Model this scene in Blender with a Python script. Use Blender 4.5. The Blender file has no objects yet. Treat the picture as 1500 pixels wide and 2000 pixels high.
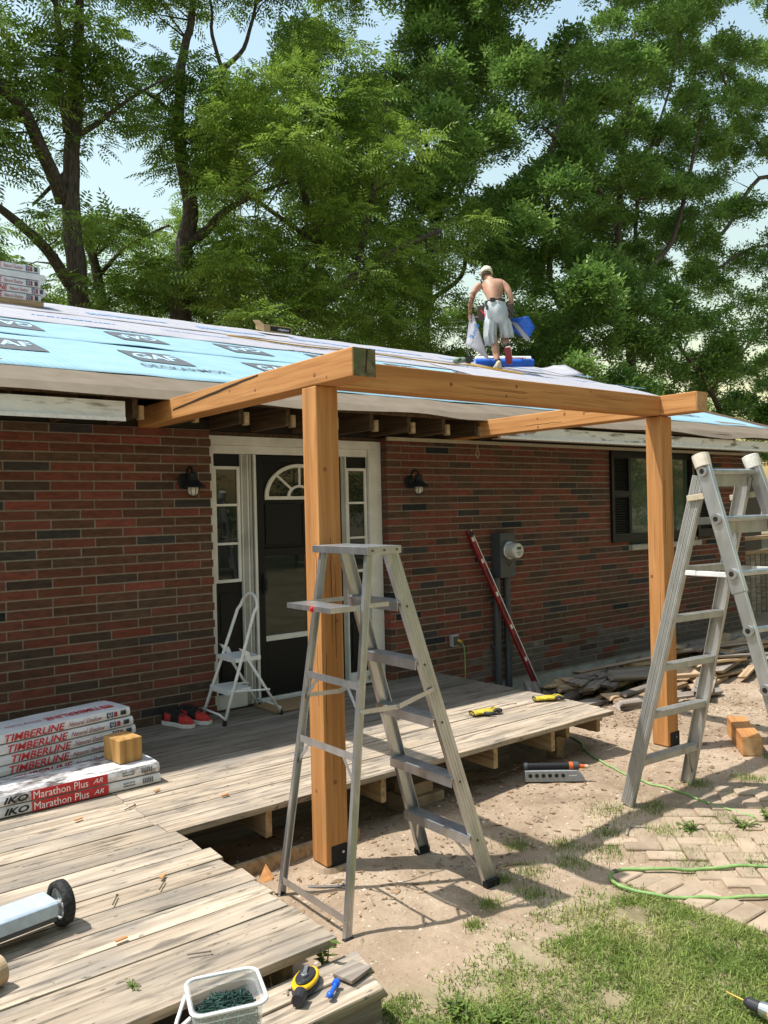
import bpy, bmesh, math, random
import numpy as np
from mathutils import Vector, Matrix, noise
random.seed(7); rng = np.random.default_rng(11)
scene = bpy.context.scene
col = scene.collection
# ------------------------------------------------------------ camera, sky, sun, exposure
CAM = Vector((-2.694, -5.957, 1.777)); YAW, PITCH, ROLL, F = 0.66771, -0.00278, -0.02365, 1619.2
def cam_axes():
    f = Vector((math.sin(YAW)*math.cos(PITCH), math.cos(YAW)*math.cos(PITCH), math.sin(PITCH)))
    r = Vector((math.cos(YAW), -math.sin(YAW), 0)); u = r.cross(f)
    return math.cos(ROLL)*r + math.sin(ROLL)*u, -math.sin(ROLL)*r + math.cos(ROLL)*u, f
CR, CU, CF = cam_axes()
cd = bpy.data.cameras.new('camera'); camo = bpy.data.objects.new('camera', cd); col.objects.link(camo)
camo.matrix_world = Matrix((( CR.x, CU.x, -CF.x, CAM.x), (CR.y, CU.y, -CF.y, CAM.y), (CR.z, CU.z, -CF.z, CAM.z), (0, 0, 0, 1)))
cd.sensor_fit = 'VERTICAL'; cd.sensor_height = 36; cd.lens = 36*F/2000; cd.clip_start = .05; cd.clip_end = 2000
scene.camera = camo
SUN = Vector((-0.39, 0.25, 1.0)).normalized()
w = bpy.data.worlds.new('World'); scene.world = w; w.use_nodes = True
nt = w.node_tree; bg = nt.nodes['Background']; sky = nt.nodes.new('ShaderNodeTexSky'); sky.sky_type = 'NISHITA'
sky.sun_disc = False; sky.sun_elevation = math.asin(SUN.z); sky.sun_rotation = math.atan2(SUN.x, SUN.y)
sky.air_density = 2.6; sky.dust_density = 2.2; sky.ozone_density = 1.3; sky.altitude = 200
nt.links.new(sky.outputs[0], bg.inputs[0]); bg.inputs[1].default_value = 0.15
sd = bpy.data.lights.new('sun', 'SUN'); sd.energy = 4.45; sd.angle = math.radians(.55); sd.color = (1, .975, .93)
so = bpy.data.objects.new('sun', sd); so.rotation_euler = (-SUN).to_track_quat('-Z', 'Y').to_euler(); col.objects.link(so)
scene.view_settings.view_transform = 'Standard'; scene.view_settings.look = 'None'; scene.view_settings.exposure = 0.43
scene.render.engine = 'CYCLES'
try:
    scene.cycles.max_bounces = 6; scene.cycles.diffuse_bounces = 4; scene.cycles.glossy_bounces = 3; scene.cycles.transmission_bounces = 3; scene.cycles.transparent_max_bounces = 8
except Exception: pass
def at(x, y, Y):                      # the point of a sight line at world depth Y
    d = CF + (x-750)/F*CR - (y-1000)/F*CU
    return CAM + d*((Y-CAM.y)/d.y)
# ------------------------------------------------------------ materials
def mat(name, cols, ns=4, scale=(1,1,1), detail=6, rough=.7, metal=0, bump=.15, bscale=None, rnd=0, spec=.3, stain=None, island=0, trans=0, alpha=1, dist=.0, rough_n=0.55):
    m = bpy.data.materials.new(name); m.use_nodes = True; n = m.node_tree.nodes; L = m.node_tree.links.new
    p = n['Principled BSDF']; p.inputs['Roughness'].default_value = rough; p.inputs['Metallic'].default_value = metal
    p.inputs['Specular IOR Level'].default_value = spec
    tc = n.new('ShaderNodeTexCoord'); mp = n.new('ShaderNodeMapping'); mp.inputs['Scale'].default_value = scale
    L(tc.outputs['Object'], mp.inputs[0])
    if rnd:
        oi = n.new('ShaderNodeObjectInfo'); mu = n.new('ShaderNodeVectorMath'); mu.operation = 'SCALE'; mu.inputs[0].default_value = (13.1, 7.7, 5.3)
        L(oi.outputs['Random'], mu.inputs['Scale']); L(mu.outputs[0], mp.inputs['Location'])
    no = n.new('ShaderNodeTexNoise'); no.inputs['Scale'].default_value = ns; no.inputs['Detail'].default_value = detail; no.inputs['Roughness'].default_value = rough_n; no.inputs['Distortion'].default_value = dist
    L(mp.outputs[0], no.inputs['Vector'])
    cr = n.new('ShaderNodeValToRGB'); e = cr.color_ramp.elements
    while len(e) < len(cols): e.new(.5)
    for k, (ps, c) in enumerate(cols): e[k].position = ps; e[k].color = (*c, 1)
    L(no.outputs['Fac'], cr.inputs[0]); out = cr.outputs[0]
    for st in (stain or []):
        sc, ss, lo, hi, cc, am = st
        m2 = n.new('ShaderNodeMapping'); m2.inputs['Scale'].default_value = ss; m2.inputs['Location'].default_value = (3.1, 1.7, .4); L(tc.outputs['Object'], m2.inputs[0])
        if rnd: L(mu.outputs[0], m2.inputs['Location'])
        n2 = n.new('ShaderNodeTexNoise'); n2.inputs['Scale'].default_value = sc; n2.inputs['Detail'].default_value = 5; L(m2.outputs[0], n2.inputs['Vector'])
        mr = n.new('ShaderNodeMapRange'); mr.inputs[1].default_value = lo; mr.inputs[2].default_value = hi; mr.inputs[4].default_value = am; L(n2.outputs['Fac'], mr.inputs[0])
        mx = n.new('ShaderNodeMix'); mx.data_type = 'RGBA'; L(mr.outputs[0], mx.inputs[0]); L(out, mx.inputs[6]); mx.inputs[7].default_value = (*cc, 1); out = mx.outputs[2]
    if rnd or island:
        hs = n.new('ShaderNodeHueSaturation'); mr = n.new('ShaderNodeMapRange'); a = rnd or island
        mr.inputs[3].default_value = 1-a; mr.inputs[4].default_value = 1+a
        if island:
            ge = n.new('ShaderNodeNewGeometry'); L(ge.outputs['Random Per Island'], mr.inputs[0])
        else: L(oi.outputs['Random'], mr.inputs[0])
        L(mr.outputs[0], hs.inputs['Value']); L(out, hs.inputs['Color']); out = hs.outputs[0]
    L(out, p.inputs['Base Color'])
    if bump:
        b = n.new('ShaderNodeBump'); b.inputs['Strength'].default_value = bump; b.inputs['Distance'].default_value = .01
        if bscale:
            n3 = n.new('ShaderNodeTexNoise'); n3.inputs['Scale'].default_value = bscale; n3.inputs['Detail'].default_value = 5; L(mp.outputs[0], n3.inputs['Vector']); L(n3.outputs['Fac'], b.inputs['Height'])
        else: L(no.outputs['Fac'], b.inputs['Height'])
        L(b.outputs[0], p.inputs['Normal'])
    if trans:
        tr = n.new('ShaderNodeBsdfTranslucent'); L(out, tr.inputs[0]); ms = n.new('ShaderNodeMixShader'); ms.inputs[0].default_value = trans
        L(p.outputs[0], ms.inputs[1]); L(tr.outputs[0], ms.inputs[2]); L(ms.outputs[0], n['Material Output'].inputs[0])
    if alpha < 1: p.inputs['Alpha'].default_value = alpha
    m['p'] = 1; del m['p']
    return m
def flat(name, c, rough=.6, metal=0, spec=.3, bump=.03, ns=30, var=.12):
    return mat(name, [(.3, tuple(x*(1-var) for x in c)), (.7, tuple(min(1, x*(1+var)) for x in c))], ns=ns, rough=rough, metal=metal, spec=spec, bump=bump)
def glass_mat(name, c, rough=.02):
    m = bpy.data.materials.new(name); m.use_nodes = True; p = m.node_tree.nodes['Principled BSDF']
    p.inputs['Base Color'].default_value = (*c, 1); p.inputs['Roughness'].default_value = rough; p.inputs['Specular IOR Level'].default_value = .6
    n = m.node_tree.nodes; no = n.new('ShaderNodeTexNoise'); no.inputs['Scale'].default_value = 3; b = n.new('ShaderNodeBump'); b.inputs['Strength'].default_value = .02
    m.node_tree.links.new(no.outputs[0], b.inputs['Height']); m.node_tree.links.new(b.outputs[0], p.inputs['Normal'])
    return m
def wood(name, c1, c2, c3, ax, rnd=.12, k=1.0, rough=.75, stain=None, bump=.2, spec=.2):
    s = [22*k, 22*k, 22*k]; s['XYZ'.index(ax)] = 1.1*k
    return mat(name, [(.3, c3), (.5, c2), (.68, c1)], ns=1.6, scale=tuple(s), detail=7, rough=rough, bump=bump, rnd=rnd, stain=stain, spec=spec, dist=.35)
# ------------------------------------------------------------ geometry helpers
ORG = {}
class G:
    def __init__(s): s.v = []; s.f = []; s.m = []; s.mi = 0
    def add(s, vs, fs):
        o = len(s.v); s.v += [tuple(x) for x in vs]; s.f += [tuple(i+o for i in q) for q in fs]; s.m += [s.mi]*len(fs); return s
    def box(s, lo, hi):
        x0, y0, z0 = lo; x1, y1, z1 = hi
        return s.add([(x0,y0,z0),(x1,y0,z0),(x1,y1,z0),(x0,y1,z0),(x0,y0,z1),(x1,y0,z1),(x1,y1,z1),(x0,y1,z1)],
                     [(0,3,2,1),(4,5,6,7),(0,1,5,4),(1,2,6,5),(2,3,7,6),(3,0,4,7)])
    def bar(s, a, b, wd, h, up=(0,0,1)):
        a, b = Vector(a), Vector(b); d = (b-a).normalized(); sd_ = d.cross(Vector(up))
        if sd_.length < 1e-4: sd_ = d.cross(Vector((0,1,0)))
        sd_.normalize(); u = sd_.cross(d); sd_ *= wd/2; u = u*h/2
        return s.add([a-sd_-u, a+sd_-u, a+sd_+u, a-sd_+u, b-sd_-u, b+sd_-u, b+sd_+u, b-sd_+u],
                     [(0,3,2,1),(4,5,6,7),(0,1,5,4),(1,2,6,5),(2,3,7,6),(3,0,4,7)])
    def rings(s, R_, cap=True, closed=True):
        n = len(R_[0]); vs = [p for r in R_ for p in r]; fs = []
        for i in range(len(R_)-1):
            for j in range(n if closed else n-1):
                k = (j+1) % n; fs.append((i*n+j, i*n+k, (i+1)*n+k, (i+1)*n+j))
        if cap: fs += [tuple(range(n))[::-1], tuple((len(R_)-1)*n+j for j in range(n))]
        return s.add(vs, fs)
    def tube(s, pts, r, n=8, cap=True):
        P = [Vector(p) for p in pts]; rr = r if hasattr(r, '__len__') else [r]*len(P); R_ = []; ref = None
        for i, p in enumerate(P):
            d = (P[min(i+1, len(P)-1)]-P[max(i-1, 0)]).normalized()
            if ref is None: ref = d.orthogonal().normalized()
            ref = (ref - d*ref.dot(d)).normalized(); b = d.cross(ref)
            R_.append([p + (ref*math.cos(t)+b*math.sin(t))*rr[i] for t in (2*math.pi*j/n for j in range(n))])
        return s.rings(R_, cap)
    def cyl(s, a, b, r, r1=None, n=16): return s.tube([a, b], [r, r if r1 is None else r1], n)
    def ell(s, c, rad, M_=None, n=12, m=8):
        R_ = []
        for i in range(m+1):
            a = math.pi*(i+.02)/(m+.04); R_.append([Vector((math.sin(a)*math.cos(t)*rad[0], math.sin(a)*math.sin(t)*rad[1], -math.cos(a)*rad[2])) for t in (2*math.pi*j/n for j in range(n))])
        R_ = [[Vector(c)+((M_ @ p) if M_ else p) for p in r] for r in R_]
        return s.rings(R_)
    def prism(s, pts, ext):
        e = Vector(ext); P = [Vector(p) for p in pts]; n = len(P)
        return s.add(P+[p+e for p in P], [tuple(range(n))[::-1], tuple(range(n, 2*n))]+[(i, (i+1) % n, n+(i+1) % n, n+i) for i in range(n)])
    def lathe(s, c, prof, n=16, M_=None, cap=True):
        R_ = [[Vector(c)+((M_ @ q) if M_ else q) for q in [Vector((r*math.cos(t), r*math.sin(t), z)) for t in (2*math.pi*j/n for j in range(n))]] for r, z in prof]
        return s.rings(R_, cap)
    def build(s, name, mt, parent=None, bevel=0, smooth=False, xf=None):
        me = bpy.data.meshes.new(name); o = bpy.data.objects.new(name, me); col.objects.link(o)
        v = [Vector(q) for q in s.v]
        if xf is not None: v = [xf @ q for q in v]
        if parent is not None:
            og = ORG[parent.name]; o.parent = parent; ORG[o.name] = og
        else:
            mn = [min(q[i] for q in v) for i in range(3)]; mx = [max(q[i] for q in v) for i in range(3)]
            og = Vector(((mn[0]+mx[0])/2, (mn[1]+mx[1])/2, mn[2])); o.location = og; ORG[o.name] = og
        me.from_pydata([tuple(q-og) for q in v], [], s.f)
        for mm in (mt if isinstance(mt, (list, tuple)) else [mt]): me.materials.append(mm)
        if s.mi or any(s.m): me.polygons.foreach_set('material_index', s.m)
        bm = bmesh.new(); bm.from_mesh(me); bmesh.ops.recalc_face_normals(bm, faces=bm.faces); bm.to_mesh(me); bm.free()
        if smooth: me.polygons.foreach_set('use_smooth', [True]*len(me.polygons))
        if smooth == 'auto' or bevel:
            pass
        if bevel:
            b = o.modifiers.new('bevel', 'BEVEL'); b.width = bevel; b.segments = 2; b.limit_method = 'ANGLE'; b.angle_limit = math.radians(40)
        return o
def tag(o, label, cat, group=None):
    o['label'] = label; o['category'] = cat
    if group: o['group'] = group
    return o
def kind(o, k, label=None):
    o['kind'] = k
    if label: o['label'] = label
    return o
def thing(name, label, cat, loc=(0,0,0), rz=0, group=None, local=False):
    o = bpy.data.objects.new(name, None); col.objects.link(o); o.location = loc; o.rotation_euler = (0, 0, rz); o.empty_display_size = .1
    ORG[o.name] = Vector((0,0,0)) if local else Vector(loc)
    return tag(o, label, cat, group)
def textgeo(string, w_, h_, shear=0, bold=.0):
    cu = bpy.data.curves.new('t', 'FONT'); cu.body = string; cu.shear = shear; cu.offset = bold; cu.align_x = 'CENTER'; cu.align_y = 'CENTER'; cu.resolution_u = 2
    o = bpy.data.objects.new('t', cu); col.objects.link(o); dg = bpy.context.evaluated_depsgraph_get(); me = bpy.data.meshes.new_from_object(o.evaluated_get(dg))
    v = np.array([x.co[:] for x in me.vertices]); fs = [tuple(p.vertices) for p in me.polygons]
    bpy.data.objects.remove(o); bpy.data.curves.remove(cu); bpy.data.meshes.remove(me)
    lo, hi = v.min(0), v.max(0); c = (lo+hi)/2; v = (v-c)/np.maximum(hi-lo, 1e-6); v[:, 0] *= w_; v[:, 1] *= h_
    return v, fs
def lettering(string, c, xd, yd, w_, h_, mt, parent, shear=0, bold=0, g=None, name='lettering'):
    v, fs = textgeo(string, w_, h_, shear, bold); xd = Vector(xd).normalized(); yd = Vector(yd).normalized(); g2 = g or G()
    g2.add([Vector(c)+xd*a[0]+yd*a[1] for a in v], fs)
    if g is None:
        o = g2.build(name, mt, parent); return o
def marks(n_, c, xd, yd_, w_, h_, mt, parent, name='worn_print', post=None):   # print too blurred to read: a row of short strokes
    rm = random.Random(n_*7+int(w_*100)); xd = Vector(xd).normalized(); yd_ = Vector(yd_).normalized(); g = G(); c = Vector(c)
    for k in range(n_):
        x0 = -w_/2+w_*k/n_; x1 = x0+w_/n_*rm.uniform(.6, 1.02); a, b = -h_/2*rm.uniform(.5, 1), h_/2*rm.uniform(.4, 1)
        g.add([c+xd*x0+yd_*a, c+xd*x1+yd_*a*.8, c+xd*x1+yd_*b, c+xd*x0+yd_*b*.9], [(0,1,2,3)])
    if post: post(g)
    return g.build(name, mt, parent)
def sstep(a, b, x): t = max(0, min(1, (x-a)/(b-a))); return t*t*(3-2*t)
def nz(x, y, z=0): return noise.noise(Vector((x, y, z)))
# ------------------------------------------------------------ materials used widely
def CS(ax):
    a = [9, 9, 9]; a['XYZ'.index(ax)] = .35; b = [60, 60, 60]; b['XYZ'.index(ax)] = 2.2
    return [(1.0, tuple(a), .46, .66, (.33,.14,.045), .55), (1.0, tuple(b), .53, .68, (.29,.12,.04), .55)]
m_cedX = wood('cedar_x', (.60,.30,.115), (.53,.25,.088), (.42,.185,.06), 'X', rnd=.07, rough=.62, bump=.12, k=.8, stain=CS('X'))
m_cedY = wood('cedar_y', (.60,.30,.115), (.53,.25,.088), (.42,.185,.06), 'Y', rnd=.07, rough=.62, bump=.12, k=.8, stain=CS('Y'))
m_cedZ = wood('cedar_z', (.60,.30,.115), (.53,.25,.088), (.42,.185,.06), 'Z', rnd=.07, rough=.62, bump=.12, k=.8, stain=CS('Z'))
m_endold = mat('old_end_grain', [(.3,(.05,.05,.025)),(.5,(.16,.14,.08)),(.7,(.25,.20,.12))], ns=22, bump=.5, stain=[(7,(1,1,1),.45,.6,(.10,.13,.06),.8)])
m_endnew = mat('new_end_grain', [(.35,(.38,.22,.10)),(.6,(.55,.34,.17))], ns=12, bump=.2, dist=2)
m_knot = flat('knot', (.24,.10,.04)); m_crack = flat('crack', (.03,.015,.008))
DK = [(2.2,(1,2,2),.45,.66,(.235,.205,.17),.85), (9,(.5,3,3),.55,.68,(.10,.085,.07),.75), (45,(.4,1,1),.64,.70,(.06,.05,.04),.7)]
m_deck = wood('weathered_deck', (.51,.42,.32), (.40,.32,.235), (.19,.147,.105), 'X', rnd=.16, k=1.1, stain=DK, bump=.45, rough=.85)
m_deckold_shade = wood('grey_deck_shade', (.26,.22,.175), (.195,.16,.125), (.10,.08,.062), 'X', rnd=.18, k=1.1, stain=DK, bump=.5, rough=.9)  # weathered grey, darkened further so the colour carries eave shade
m_joist = wood('joist', (.46,.33,.19), (.36,.25,.14), (.2,.14,.08), 'Y', rnd=.15, bump=.3)
m_scrapA = wood('scrap_grey', (.34,.29,.24), (.24,.2,.165), (.12,.10,.08), 'X', rnd=.3, bump=.5)
m_scrapB = wood('scrap_tan', (.52,.38,.24), (.42,.29,.17), (.25,.16,.09), 'X', rnd=.25, bump=.4)
m_raft = wood('rafter', (.13,.085,.05), (.085,.055,.032), (.045,.028,.017), 'Y', rnd=.15)
m_white = mat('white_trim', [(.3,(.60,.60,.57)),(.6,(.74,.74,.72))], ns=5, rough=.5, bump=.03)
m_fascia = mat('weathered_fascia', [(.3,(.68,.69,.69)),(.6,(.80,.81,.82))], ns=6, scale=(.6,1,2), rough=.55, bump=.06, stain=[(2.6,(1.2,1,6),.55,.64,(.16,.12,.09),.9),(9,(.5,1,3),.57,.75,(.35,.33,.29),.6)])
m_lip = flat('fascia_lip', (.78,.79,.8), rough=.4)
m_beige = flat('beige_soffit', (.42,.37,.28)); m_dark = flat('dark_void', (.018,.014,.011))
m_black = flat('black_paint', (.008,.009,.010), rough=.45, spec=.22); m_blackm = flat('black_matte', (.012,.013,.015), rough=.6)
m_glass = glass_mat('window_glass', (.012,.016,.015)); m_glassG = glass_mat('curtained_glass', (.055,.085,.065))
m_conc = mat('concrete', [(.3,(.30,.28,.24)),(.7,(.45,.43,.38))], ns=7, bump=.2, stain=[(3,(1,1,3),.5,.7,(.55,.54,.5),.7)])
m_alu = mat('aluminium', [(.3,(.43,.44,.455)),(.7,(.60,.61,.63))], ns=5, scale=(3,3,1), metal=.85, rough=.33, bump=.04, stain=[(14,(1,1,.4),.62,.74,(.75,.74,.70),.7),(4,(1,1,1),.55,.75,(.34,.33,.29),.5)])
m_aludull = mat('weathered_aluminium', [(.3,(.37,.365,.345)),(.7,(.51,.50,.475))], ns=6, scale=(2,2,1), metal=.55, rough=.45, bump=.06, stain=[(11,(1,1,.4),.6,.72,(.30,.22,.14),.5)])
m_rivet = flat('rivet', (.16,.13,.10), metal=.6); m_red = flat('red_plastic', (.55,.03,.03))
m_dirt = None
# ------------------------------------------------------------ ground
def lawn(x, y):
    e = -3.42 + .22*nz(x*1.3, 3.3) + .12*nz(x*4, y*4, 1)
    a = sstep(e+.12, e-.30, y)
    a *= sstep(.86, .74, x + .07*nz(x*3, y*3, 5)) if y > -7 else 1
    if x > 2.35: a = max(a, sstep(2.5, 3.6, x+.5*nz(x, y, 2))*sstep(-3.4, -4.4, y))
    if y < -9 or x < -6: a = max(a, sstep(-7, -10, y), sstep(-5, -8, x))
    if y > 9 or x > 10: a = max(a, sstep(9, 12, y), sstep(9.5, 12, x))
    return a
def gz(x, y):
    z = -.115 + .035*nz(x*.7, y*.7) + .016*nz(x*2.6, y*2.6, 4) + .011*nz(x*8, y*8, 2)
    z += .035*sstep(1.5, 3.2, x)
    if -1.1 < x < 2.5 and y > -2.0: z -= .06*sstep(-2.0, -1.7, y)
    if x > 2.2 and y > -1.6: z -= .06*sstep(-1.6, -.3, y)
    if x < -.95 and y > -3.3: z = min(z, -.15)
    r = max(abs(x), abs(y))
    return z if r < 20 else z - .0
def axis(lo, hi, st):
    a = list(np.arange(lo, hi+1e-6, st)); s_ = st
    while a[-1] < 400: s_ *= 1.35; a.append(a[-1]+s_)
    s_ = st
    while a[0] > -400: s_ *= 1.35; a.insert(0, a[0]-s_)
    return a
GX, GY = axis(-2.2, 5.2, .045), axis(-5.2, -.2, .045)
vs = [(x, y, gz(x, y)) for y in GY for x in GX]; nx = len(GX)
me = bpy.data.meshes.new('ground'); me.from_pydata(vs, [], [(j*nx+i, j*nx+i+1, (j+1)*nx+i+1, (j+1)*nx+i) for j in range(len(GY)-1) for i in range(nx-1)])
ga = me.attributes.new('lawn', 'FLOAT', 'POINT'); ga.data.foreach_set('value', [lawn(x, y) for y in GY for x in GX])
me.polygons.foreach_set('use_smooth', [True]*len(me.polygons))
ground = bpy.data.objects.new('ground', me); col.objects.link(ground); kind(ground, 'structure', 'bare tan dirt yard turning to lawn')
m_dirt = mat('dirt', [(.30,(.19,.13,.085)),(.45,(.315,.23,.155)),(.6,(.395,.30,.21)),(.75,(.45,.36,.27))], ns=2.3, detail=12, rough=.95, bump=1.0, bscale=34, rough_n=.68, stain=[(1.3,(1,1,1),.48,.64,(.21,.145,.095),.5),(7,(1,1,1),.56,.70,(.25,.18,.12),.5),(40,(1,1,1),.66,.72,(.60,.54,.46),.8)])
n = m_dirt.node_tree.nodes; L = m_dirt.node_tree.links.new; p = n['Principled BSDF']; src = p.inputs['Base Color'].links[0].from_socket
atn = n.new('ShaderNodeAttribute'); atn.attribute_name = 'lawn'; no = n.new('ShaderNodeTexNoise'); no.inputs['Scale'].default_value = 14; no.inputs['Detail'].default_value = 8
cr = n.new('ShaderNodeValToRGB'); cr.color_ramp.elements[0].position = .35; cr.color_ramp.elements[0].color = (.07,.095,.025,1); cr.color_ramp.elements[1].position = .7; cr.color_ramp.elements[1].color = (.26,.22,.11,1)
L(no.outputs['Fac'], cr.inputs[0]); mx = n.new('ShaderNodeMix'); mx.data_type = 'RGBA'
ma = n.new('ShaderNodeMath'); ma.operation = 'MULTIPLY'; ma.inputs[1].default_value = .5; L(atn.outputs['Fac'], ma.inputs[0])
L(ma.outputs[0], mx.inputs[0]); L(src, mx.inputs[6]); L(cr.outputs[0], mx.inputs[7]); L(mx.outputs[2], p.inputs['Base Color'])
me.materials.append(m_dirt)
# ------------------------------------------------------------ house: brick wall
HC = .0677; WT = 36*HC
house = thing('brick_house', 'long brick bungalow with stripped roof and open eaves behind the porch frame', 'house', (1, 0, 0))
m_mort = mat('mortar', [(.3,(.22,.195,.165)),(.7,(.32,.29,.245))], ns=40, bump=.4, stain=[(1.2,(1,1,1),.5,.7,(.16,.14,.12),.5)])
wall = G().box((-7, .0045, -.02), (.274, .24, WT)).box((2.058, .0045, -.02), (5.74, .24, WT)).box((7.16, .0045, -.02), (8.385, .24, WT)).box((5.74, .0045, -.02), (7.16, .24, 1.27)).box((-7, .243, -.02), (8.385, .26, WT+.3)).box((8.2, .262, -.02), (8.38, 7, WT+.3)).build('wall', m_mort, house)
bc = [((.195,.066,.046),(.125,.046,.034)), ((.165,.064,.045),(.105,.046,.033)), ((.135,.066,.046),(.085,.044,.032)), ((.115,.068,.048),(.072,.046,.034)), ((.083,.058,.045),(.052,.038,.031)), ((.058,.052,.051),(.038,.035,.034)), ((.026,.029,.034),(.018,.02,.024)), ((.23,.07,.05),(.15,.048,.037))]
bmats = [mat('brick_%d' % i, [(.35, b), (.6, a)], ns=6, scale=(2.2,1,7), detail=8, rough=.9, bump=.55, bscale=26, rnd=.14, spec=.15, dist=.4) for i, (a, b) in enumerate(bc)]
m_fade = mat('brick_faded', [(.35,(.085,.066,.056)),(.6,(.14,.11,.095))], ns=6, scale=(2,1,6), detail=8, rough=.95, bump=.5, bscale=26, rnd=.2, stain=[(7,(1,1,1),.62,.72,(.26,.24,.22),.6)])
bmats.append(m_fade)
bw = [.18,.22,.21,.18,.10,.055,.02,.035]; rb = random.Random(5); bricks = []
for row in range(36):
    z0 = WT-(row+1)*HC+.0055; z1 = z0+HC-.011
    off = (-1.249, 2.321)
    sh = [0, .203][row % 2] + (.1 if row > 18 else 0)
    for seg, (xa, xb) in enumerate([(-7, .285), (2.045, 8.39)]):
        x = off[seg]+sh-.305*40
        while x < xb:
            lo, hi = max(x+.0055, xa+.002), min(x+.2995, xb-.002); x += .305
            if hi-lo < .03 or (seg == 0 and z1 < .19) or (seg == 1 and hi < 2.6 and z1 < .19): continue
            if hi > 5.74 and lo < 7.16 and z1 > 1.285:
                if lo < 5.70: hi = 5.738
                elif hi > 7.2: lo = 7.162
                else: continue
                if hi-lo < .03: continue
            mi = rb.choices(range(8), bw)[0]
            fd = z0 - .45 + .16*nz(lo*1.1, 2) + (0.12 if lo < 3.2 else 0)
            if lo > 2.9 and fd < -.12 and rb.random() < .85: mi = 8
            bricks.append((lo, hi, z0, z1, mi, rb.uniform(-.003, .0015)))
def pxs(b):
    c = Vector(((b[0]+b[1])/2, 0, (b[2]+b[3])/2))-CAM; d = c.dot(CF)
    if d <= 0: return 0
    X, Y = c.dot(CR)/d*F, c.dot(CU)/d*F
    return (b[1]-b[0])/d/d if abs(X) < 760 and abs(Y) < 1000 else 0
order = sorted(range(len(bricks)), key=lambda i: -pxs(bricks[i])); single = set(order[:300])
bmesh_ = []
for i, mt in enumerate(bmats):
    g = G().box((-.1475, 0, -HC/2+.0055), (.1475, .1, HC/2-.0055)); o = g.build('brick', mt, wall); bmesh_.append(o.data); bpy.data.objects.remove(o)
rest = G()
for i, (lo, hi, z0, z1, mi, dy) in enumerate(bricks):
    if i in single:
        o = bpy.data.objects.new('brick', bmesh_[mi]); col.objects.link(o); o.parent = wall
        # mesh was built relative to the house origin (1,0,0): centre it again with the location
        o.location = Vector(((lo+hi)/2, dy, (z0+z1)/2)); s_ = (hi-lo)/.295; o.scale = (s_, 1, 1); o.location.x = (lo+hi)/2 - 1 + s_*1.0
    else:
        rest.mi = mi; rest.box((lo, dy, z0), (hi, .1, z1))
kind(rest.build('brick', bmats, wall), 'stuff', 'remaining bricks of the wall')
G().box((2.0, .01, -.6), (8.40, .25, -.021)).box((-7, .01, -.6), (2.0, .25, -.021)).build('foundation', m_conc, house)
# ------------------------------------------------------------ roof
RY, RZ, SL, RIDGE = -.57, 2.61, 1/3, 5.2
def rz(y, up=0): return RZ+SL*(y-RY)+up
XR = 10.2
roof = G().prism([(-7, RY+.06, rz(RY+.06)-.02), (-7, RIDGE, rz(RIDGE)-.02), (-7, RIDGE*2-RY, RZ-.02), (-7, RIDGE*2-RY, RZ-.06), (-7, RIDGE, rz(RIDGE)-.06), (-7, RY+.06, rz(RY+.06)-.06)], (7+XR, 0, 0)).build('roof', m_raft, house)
def sheet(name, x0, x1, y0, y1, up, mt, wav=.009, drop=0, seed=0, edge=.012, nxx=140, rough_edge=.02, smooth=True, th=.004):
    g = G(); R_ = []; ny = 8
    for j in range(ny+1):
        row = []
        for i in range(nxx+1):
            x = x0+(x1-x0)*i/nxx; t = j/ny; y = y0+(y1-y0)*t
            if j == 0: y += rough_edge*nz(x*1.7, seed)
            if j == ny: y += rough_edge*.5*nz(x*1.3, seed+5)
            z = rz(y, up) + wav*nz(x*2.2, y*2.2, seed) + (edge*max(0, nz(x*1.1, seed+9)) if j == 0 else 0)
            if drop and j == 0: z -= drop*(.7+.8*nz(x*.8, seed+3))
            row.append(Vector((x, y, z)))
        R_.append(row)
    n_ = nxx+1; top = [p for r in R_ for p in r]; N = len(top)
    fs = [(j*n_+i, j*n_+i+1, (j+1)*n_+i+1, (j+1)*n_+i) for j in range(ny) for i in range(nxx)]
    bd = list(range(n_))+[j*n_+nxx for j in range(1, ny+1)]+[ny*n_+i for i in range(nxx-1, -1, -1)]+[j*n_ for j in range(ny-1, 0, -1)]
    vs_ = top+[p-Vector((0, 0, th)) for p in top]
    fs += [tuple(N+i for i in q[::-1]) for q in fs] + [(a, N+a, N+b, b) for a, b in zip(bd, bd[1:]+bd[:1])]
    g.add(vs_, fs); return g.build(name, mt, roof, smooth=smooth)
m_felt = mat('tan_felt', [(.3,(.15,.115,.08)),(.7,(.20,.16,.115))], ns=5, rough=.9, bump=.25, stain=[(6,(.6,2,1),.62,.70,(.16,.13,.10),.6)])
m_wrapw = mat('white_underlayment', [(.3,(.36,.35,.385)),(.7,(.44,.43,.465))], ns=6, rough=.55, bump=.1)
m_wrapb = mat('blue_underlayment', [(.3,(.27,.45,.54)),(.7,(.36,.54,.62))], ns=5, rough=.45, bump=.12, spec=.4)
n = m_wrapb.node_tree.nodes; L = m_wrapb.node_tree.links.new; p = n['Principled BSDF']; src = p.inputs['Base Color'].links[0].from_socket
tc = n.new('ShaderNodeTexCoord'); wv = n.new('ShaderNodeTexWave'); wv.wave_type = 'BANDS'; wv.bands_direction = 'X'; wv.inputs['Scale'].default_value = 5.5; wv.inputs['Distortion'].default_value = .4; L(tc.outputs['Object'], wv.inputs[0])
mr = n.new('ShaderNodeMapRange'); mr.inputs[1].default_value = .90; mr.inputs[2].default_value = .99; mr.inputs[4].default_value = .5; L(wv.outputs['Fac'], mr.inputs[0])
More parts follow.
